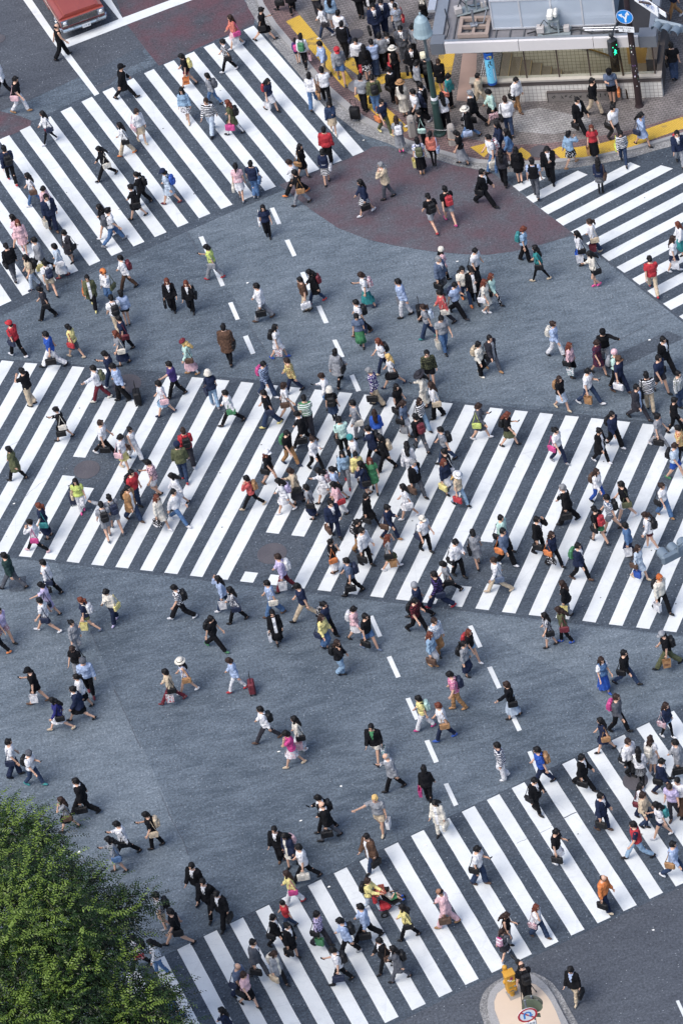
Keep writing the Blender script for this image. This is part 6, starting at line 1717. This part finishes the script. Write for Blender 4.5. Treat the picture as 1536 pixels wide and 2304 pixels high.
def build_person(p, lod=0, name='person'):
    g = p['g']; i = p['i']; pose = p['pose']; out = []
    par = (i * 7 + int(p['x'])) % 2
    if p['bot'] == 'K' and pose == 'walk': pose = 'sw'
    leg = dict(walk=('W1', 'W2', 'C1', 'C2', 'S1')[(i * 5) % 5] if True else '', st='ST', sw=('S1', 'S2', 'P1', 'P2', 'S1')[(i * 3) % 5], bs=('B1', 'B2')[par])[pose]
    lf = leg in ('W1', 'B1', 'S1', 'C1', 'P2')
    aL, aR = ('b', 'f') if lf else ('f', 'b')
    if pose == 'st': aL = aR = 'd'
    if pose == 'sw': aL = aR = 'd' if i % 2 else 'c'
    cs = 'L' if cos(rad(p['hd'])) < 0.05 else 'R'          # the side towards the camera
    arms = dict(L=aL, R=aR); held = []
    sides = [cs, 'R' if cs == 'L' else 'L']
    for t, c, tx in p['bags']:
        if t in ('hb', 'pb') and sides:
            s = sides.pop(0); arms[s] = 'd'; held.append((t, c, tx, s))
        elif t == 'su' and sides: s = sides.pop(0); arms[s] = 'b'; held.append((t, c, tx, s))
        elif t == 'sb': held.append((t, c, tx, cs if not any(h[0] == 'sb' for h in held) else ('R' if cs == 'L' else 'L')))
        else: held.append((t, c, tx, None))
    free = [s for s in (sides + []) if s in ('L', 'R')] or [cs]
    fr = free[-1] if p['ph'] and len(free) > 1 else free[0]
    look = 0
    if i % 5 == 2: look = 1
    if p['ph']: arms[fr] = 'p'; look = 1
    elif p['arm'] == 'up': arms[fr] = 'u'
    elif p['arm'] == 'wv': arms[fr] = 'w'
    elif p['arm'] == 'push': arms = dict(L='g', R='g')
    aL, aR = arms['L'], arms['R']
    bme, pz, ls = body_mesh(g, leg, aL, aR, look, lod)
    g0 = G(p['x'], p['y']); g1 = G(p['x'] + 30 * cos(rad(p['hd'])), p['y'] - 30 * sin(rad(p['hd'])))
    base = PAVE_Z if p['reg'] == 'on the brick pavement' else ISL_Z if p['reg'] == 'on the traffic island' else 0.006
    g0 = G(p['x'], p['y'], base)
    yaw = math.atan2((g1 - G(p['x'], p['y'])).y, (g1 - G(p['x'], p['y'])).x)
    sc = (1.0 if g == 'm' else .945) * (0.965 + .07 * ((i * 37) % 11) / 10) * p['sc']
    r = empty(name, (g0.x, g0.y, base), yaw); r.scale = (sc,) * 3
    out.append(r)
    sk = skin(i, p['dk']); legm = cloth(p['tg'], 'tights') if p['tg'] else sk
    out.append(link('body', bme, r, [sk, legm, plain('eyes', '241c1a', .4), plain('lips', 'a8605a', .5)]))
    ty = 'T' if p['top'] == 'D' else p['top']
    if p['top'] == 'D' and i % 2: ty = 'L'
    tme = top_mesh(g, ty, aL, aR, lod)
    m0 = cloth(p['tc']); m1 = cloth(p['tc2']); m2 = cloth(p['tie']) if ty == 'J' else m1
    if g == 'f': m2 = m1
    if ty == 'J' and i % 3 == 0 and not p['tied']: m2 = m1
    nm = tme.name.split('.')[0]
    nm = {'T': 'dress_top' if p['top'] == 'D' else 'shirt', 'L': 'dress_top' if p['top'] == 'D' else 'shirt'}.get(ty, nm)
    out.append(link(nm, tme, r, [m0, m1, m2], (0, 0, pz)))
    wide = (i % 3 == 0)
    bo = bottom_mesh(g, p['bot'], leg, lod, wide and p['bot'] == 'P')
    out.append(link(dict(P='trousers', H='shorts', S='skirt', K='skirt')[p['bot']], bo, r, [cloth(p['bc'])]))
    shc = p['sh'] or 'k'
    for k in (0, 1): out.append(link('shoe', shoe_mesh(g, leg, k, lod), r, [cloth(shc, 'bag')]))
    h = hd(g, look) + Vector((0, 0, pz)); rot = (0, rad(26 if look else 5), 0)
    hc = plain('hair_' + HN[p['hc']].replace(' ', '_'), HAIRC[p['hc']], .6, var=.4, scale=60, spec=.25)
    st = p['hair']; st = 'm' if st in 'm' else st
    if not (p['hat'] and st == 'm' and p['hat'][0] == 'beanie'):
        out.append(link('hair', hair_mesh(st, lod), r, [hc], h, rot)); out[-1].scale = (1.13, 1.13, 1.13)
    if p['hat']:
        band = cloth('k') if p['hat'][0] in ('straw', 'wide') else cloth(p['hat'][1])
        out.append(link(p['hat'][0] + '_hat' if p['hat'][0] in ('straw', 'bucket', 'wide') else p['hat'][0], hat_mesh(p['hat'][0]), r, [cloth(p['hat'][1]), band], h, rot)); out[-1].scale = (1.12, 1.12, 1.12)
    Mw = Matrix.Translation((g0.x, g0.y, base)) @ Matrix.Rotation(yaw, 4, 'Z') @ Matrix.Scale(sc, 4)
    bags = []
    for t, c, tx, s in held:
        sd = 1 if s == 'L' else -1
        extra = Matrix.Identity(4)
        if t == 'bp': loc = lean(Vector((-.215 if p['top'] in 'JC' else -.20, 0, .27))) + Vector((0, 0, pz)); nm = 'backpack'; extra = Matrix.Rotation(rad(4), 4, 'Y')
        elif t == 'sb': loc = Vector((-.04, sd * (.255 if p['top'] in 'JC' else .235), -.06 + pz)); nm = 'shoulder_bag'
        elif t == 'su': A = fk_arm(g, s, arms[s]); loc = Vector((A['h'].x - .36, A['h'].y, .318 / sc)); nm = 'suitcase'
        else:
            A = fk_arm(g, s, arms[s]); loc = A['h'] + Vector((0.01, sd * .02, pz - (.235 if t == 'pb' else .205) )); nm = 'paper_bag' if t == 'pb' else ('briefcase' if g == 'm' and c in 'ksKn' else 'handbag')
            if loc.z < .19: loc.z = .19
        a, b = bag_mesh(t, sd)
        o = link(nm, a, None, [cloth(c, 'bag')]); o.matrix_world = Mw @ Matrix.Translation(loc) @ extra
        stc = 'k' if t == 'su' or len(c) > 2 else c[0] if t != 'bp' else ('k' if c[0] not in 'wW' else 'W')
        o2 = link('handle' if t in ('hb', 'pb', 'su') else 'strap', b, o, [cloth(stc, 'bag')])
        if tx and tx not in ('8',): add_print(o, tx, t, sd, c)
        bags.append((o, nm.replace('_', ' '), c, t)); out += [o, o2]
    if p['ph']:
        A = fk_arm(g, fr, 'p'); loc = A['h'] + Vector((.05, 0, pz + .015))
        o = link('phone', PHONE, None, [plain('phone_black', '17181b', .25)]); o.matrix_world = Mw @ Matrix.Translation(loc) @ Matrix.Rotation(rad(-40), 4, 'Y')
        bags.append((o, 'phone', 'k', 'ph')); out.append(o)
    return r, out, bags
PHONE = (lambda mb: (mb.rbox((0, 0, 0), (.145, .075, .011), .004), mb.mesh('phone', [None]))[1])(MB())
def text_mesh(txt, size, ext=.001):
    c = bpy.data.curves.new('lettering', 'FONT'); c.body = txt; c.size = size; c.align_x = 'CENTER'; c.align_y = 'CENTER'; c.extrude = ext
    o = bpy.data.objects.new('lettering', c); COL.objects.link(o)
    dg = bpy.context.evaluated_depsgraph_get(); me = bpy.data.meshes.new_from_object(o.evaluated_get(dg))
    bpy.data.objects.remove(o); return me
def add_print(bag, txt, t, sd, c):
    me = cached(('txt', txt), lambda: text_mesh(txt, .095)).copy()
    if not me.materials: me.materials.append(None)
    me.materials[0] = cloth('w' if c[0] in 'krnb' else 'R', 'bag')
    o = bpy.data.objects.new('lettering', me); COL.objects.link(o); o.parent = bag
    o.rotation_euler = (PI / 2, 0, 0 if sd < 0 else PI); y = .0665 if t == 'pb' else .066
    o.location = (0, sd * y, -.02)

# individuals
USED = set()
for p in IND:
    r, parts, bags = build_person(p)
    tag(r, p['label'], 'person', 'pedestrians crossing the intersection')
    who = 'person in %s' % p['topd'] + (' and %s' % p['botd'] if p['botd'] else '')
    for o, nm, c, t in bags:
        verb = {'bp': 'on the back of', 'sb': 'hanging from', 'ph': 'in the hand of', 'su': 'pulled by'}.get(t, 'held by')
        lead = '%s %s %s ' % (c1(c) if t != 'ph' else 'black', nm, verb)
        has = lambda q: (q['ph'] if t == 'ph' else any(x == t and y == c for x, y, _ in q['bags']))
        own_att = [a for a in p['att'] if nm.split('_')[0] not in a and BK.get(t, 'phone') not in a]
        s = None
        for n_ in range(0, 3):
            for reg in (None, p['reg']):
                for at in itertools.combinations(own_att, n_):
                    if any(same(p, q, at, reg) and has(q) for q in PEOPLE): continue
                    s2 = lead + full(p, at, reg)
                    if nwords(s2) <= 16: s = s2; break
                if s: break
            if s: break
        if not s:
            nb = sorted((q for q in IND if q is not p), key=lambda q: (q['x'] - p['x']) ** 2 + (q['y'] - p['y']) ** 2)
            for q in nb[:6]:
                s2 = lead + 'person in %s beside the %s' % (p['topd'], q['topd'])
                if s2 not in USED and nwords(s2) <= 16: s = s2; break
        s = s or lead + who; USED.add(s)
        tag(o, s, nm.replace('_', ' '), '%ss carried by pedestrians' % nm.replace('_', ' '))
# the smallest, half-hidden ones: one crowd
def join_all(objs, name):
    bpy.context.view_layer.update()
    vs, fs, mi, mats = [], [], [], []; off = 0; ids = {}
    for o in objs:
        if o.type != 'MESH': continue
        me = o.data; n = len(me.vertices); c = np.empty(n * 3); me.vertices.foreach_get('co', c); c = c.reshape(-1, 3)
        mw = np.array(o.matrix_world); c = c @ mw[:3, :3].T + mw[:3, 3]
        sl_ = []
        for s in o.material_slots:
            m = s.material or o.data.materials[0]
            k = m.name
            if k not in ids: ids[k] = len(mats); mats.append(m)
            sl_.append(ids[k])
        for pl in me.polygons:
            fs.append([v + off for v in pl.vertices]); mi.append(sl_[min(pl.material_index, len(sl_) - 1)])
        vs.append(c); off += n
    me = bpy.data.meshes.new(name); me.from_pydata(np.vstack(vs).tolist(), [], fs)
    for m in mats: me.materials.append(m)
    me.polygons.foreach_set('material_index', mi); me.polygons.foreach_set('use_smooth', [True] * len(mi)); me.update()
    for o in objs: bpy.data.objects.remove(o)
    o = bpy.data.objects.new(name, me); COL.objects.link(o); return o
cr = []
for p in PEOPLE:
    if p.get('crowd'): cr += build_person(p, 1, 'tmp')[1]
crowd = join_all(cr, 'crowd')
tag(crowd, 'smaller and half-hidden people filling the crowd on pavement and crossings', 'crowd', kind='stuff')

# ------------------------------------------------------------------ pushchair with a small child
gs = G(884, 2044, .006); gd = G(914, 2036, .006); sy = math.atan2((gd - gs).y, (gd - gs).x)
pc = empty('pushchair', (gs.x, gs.y, .006), sy); tag(pc, 'coral and black pushchair pushed across the crosswalk by the traffic island', 'pushchair')
for x, y, r in ((.38, .26, .10), (.38, -.26, .10), (-.32, .27, .12), (-.32, -.27, .12)):
    mb = MB(); mb.cyl((x, y - .02, r), (x, y + .02, r), r, n=16); wl = mb.build('wheel', RUB, pc); mb = MB(); mb.cyl((x, y - .024, r), (x, y + .024, r), r * .5, n=12); mb.build('hub', STEEL, wl)
mb = MB()
for s in (1, -1):
    mb.tube([(.38, s * .25, .12), (.05, s * .25, .42), (-.45, s * .24, .95), (-.58, s * .20, 1.02)], .014); mb.tube([(-.32, s * .25, .13), (.05, s * .25, .45), (.30, s * .22, .52)], .014)
mb.tube([(-.58, .20, 1.02), (-.62, 0, 1.03), (-.58, -.20, 1.02)], .018); mb.cyl((-.32, -.26, .12), (-.32, .26, .12), .012); mb.cyl((.38, -.25, .1), (.38, .25, .1), .012); mb.build('frame', BLK, pc)
mb = MB(); mb.loft([[Vector((x, y, z)) for x, z, y in ((-.30, .80, -.19), (-.30, .80, .19), (-.24, .84, .19), (-.24, .84, -.19))], [Vector((x, y, z)) for x, z, y in ((-.05, .40, -.20), (-.05, .40, .20), (.0, .44, .20), (.0, .44, -.20))], [Vector((x, y, z)) for x, z, y in ((.28, .42, -.19), (.28, .42, .19), (.28, .46, .19), (.28, .46, -.19))]]); mb.build('seat', cloth('k'), pc)
mb = MB(); mb.loft([[Vector((-.24 + .30 * cos(a) * .8, .21 * s2, .78 + .22 * sin(a))) for s2 in (-1, -.5, 0, .5, 1)] for a in (rad(60), rad(100), rad(140), rad(185))], caps=False); ho = mb.build('hood', cloth('a'), pc); sm = ho.modifiers.new('t', 'SOLIDIFY'); sm.thickness = .012
mb = MB(); mb.rbox((-.22, 0, .26), (.34, .36, .18), .05); mb.build('basket', cloth('r'), pc)
hb_ = MB(); hb_.rbox((-.50, .05, .66), (.14, .34, .34), .05); o = hb_.build('tote_bag', cloth('r')); o.matrix_world = Matrix.Translation((gs.x, gs.y, .006)) @ Matrix.Rotation(sy, 4, 'Z'); tag(o, 'bright red bag hanging from the handle of the coral pushchair', 'bag')
ch = empty('person', (gs.x, gs.y, .006), sy); tag(ch, 'toddler in pale top and green shorts sitting in the coral pushchair', 'person')
mb = MB(); mb.cap((.0, 0, .50), (-.10, 0, .74), .085, .075); mb.cyl((-.10, 0, .74), (-.08, 0, .84), .035); mb.ell((-.06, 0, .90), (.082, .072, .09)); mb.ell((.02, 0, .885), (.014, .012, .014))
for s in (1, -1):
    mb.cap((.02, s * .05, .50), (.20, s * .07, .55), .05, .042); mb.cap((.20, s * .07, .55), (.30, s * .08, .40), .040, .03); mb.cap((-.09, s * .09, .72), (.02, s * .13, .64), .034, .028); mb.cap((.02, s * .13, .64), (.12, s * .05, .72), .027, .022); mb.ell((.34, s * .08, .38), (.055, .026, .024))
me = remesh(mb, 'body', .014, 2); me.materials.append(None); link('body', me, ch, [skin(1, False)])
mb = MB(); mb.cap((.0, 0, .51), (-.10, 0, .735), .098, .092); [mb.cap((-.09, s * .085, .72), (-.03, s * .12, .68), .044, .042) for s in (1, -1)]; me = remesh(mb, 'shirt', .016, 2); me.materials.append(None); link('shirt', me, ch, [cloth('W')])
mb = MB(); [mb.cap((.0, s * .045, .50), (.16, s * .066, .545), .064, .056) for s in (1, -1)]; me = remesh(mb, 'shorts', .016, 2); me.materials.append(None); link('shorts', me, ch, [cloth('l')])
for s in (1, -1): mb = MB(); mb.ell((.345, s * .08, .375), (.062, .032, .030)); mb.build('shoe', cloth('b'), ch, smooth=True)
link('hair', hair_mesh('m', 0), ch, [plain('hair_black', HAIRC['k'], .5)], (-.066, 0, .895)).scale = (.92, .92, .92)
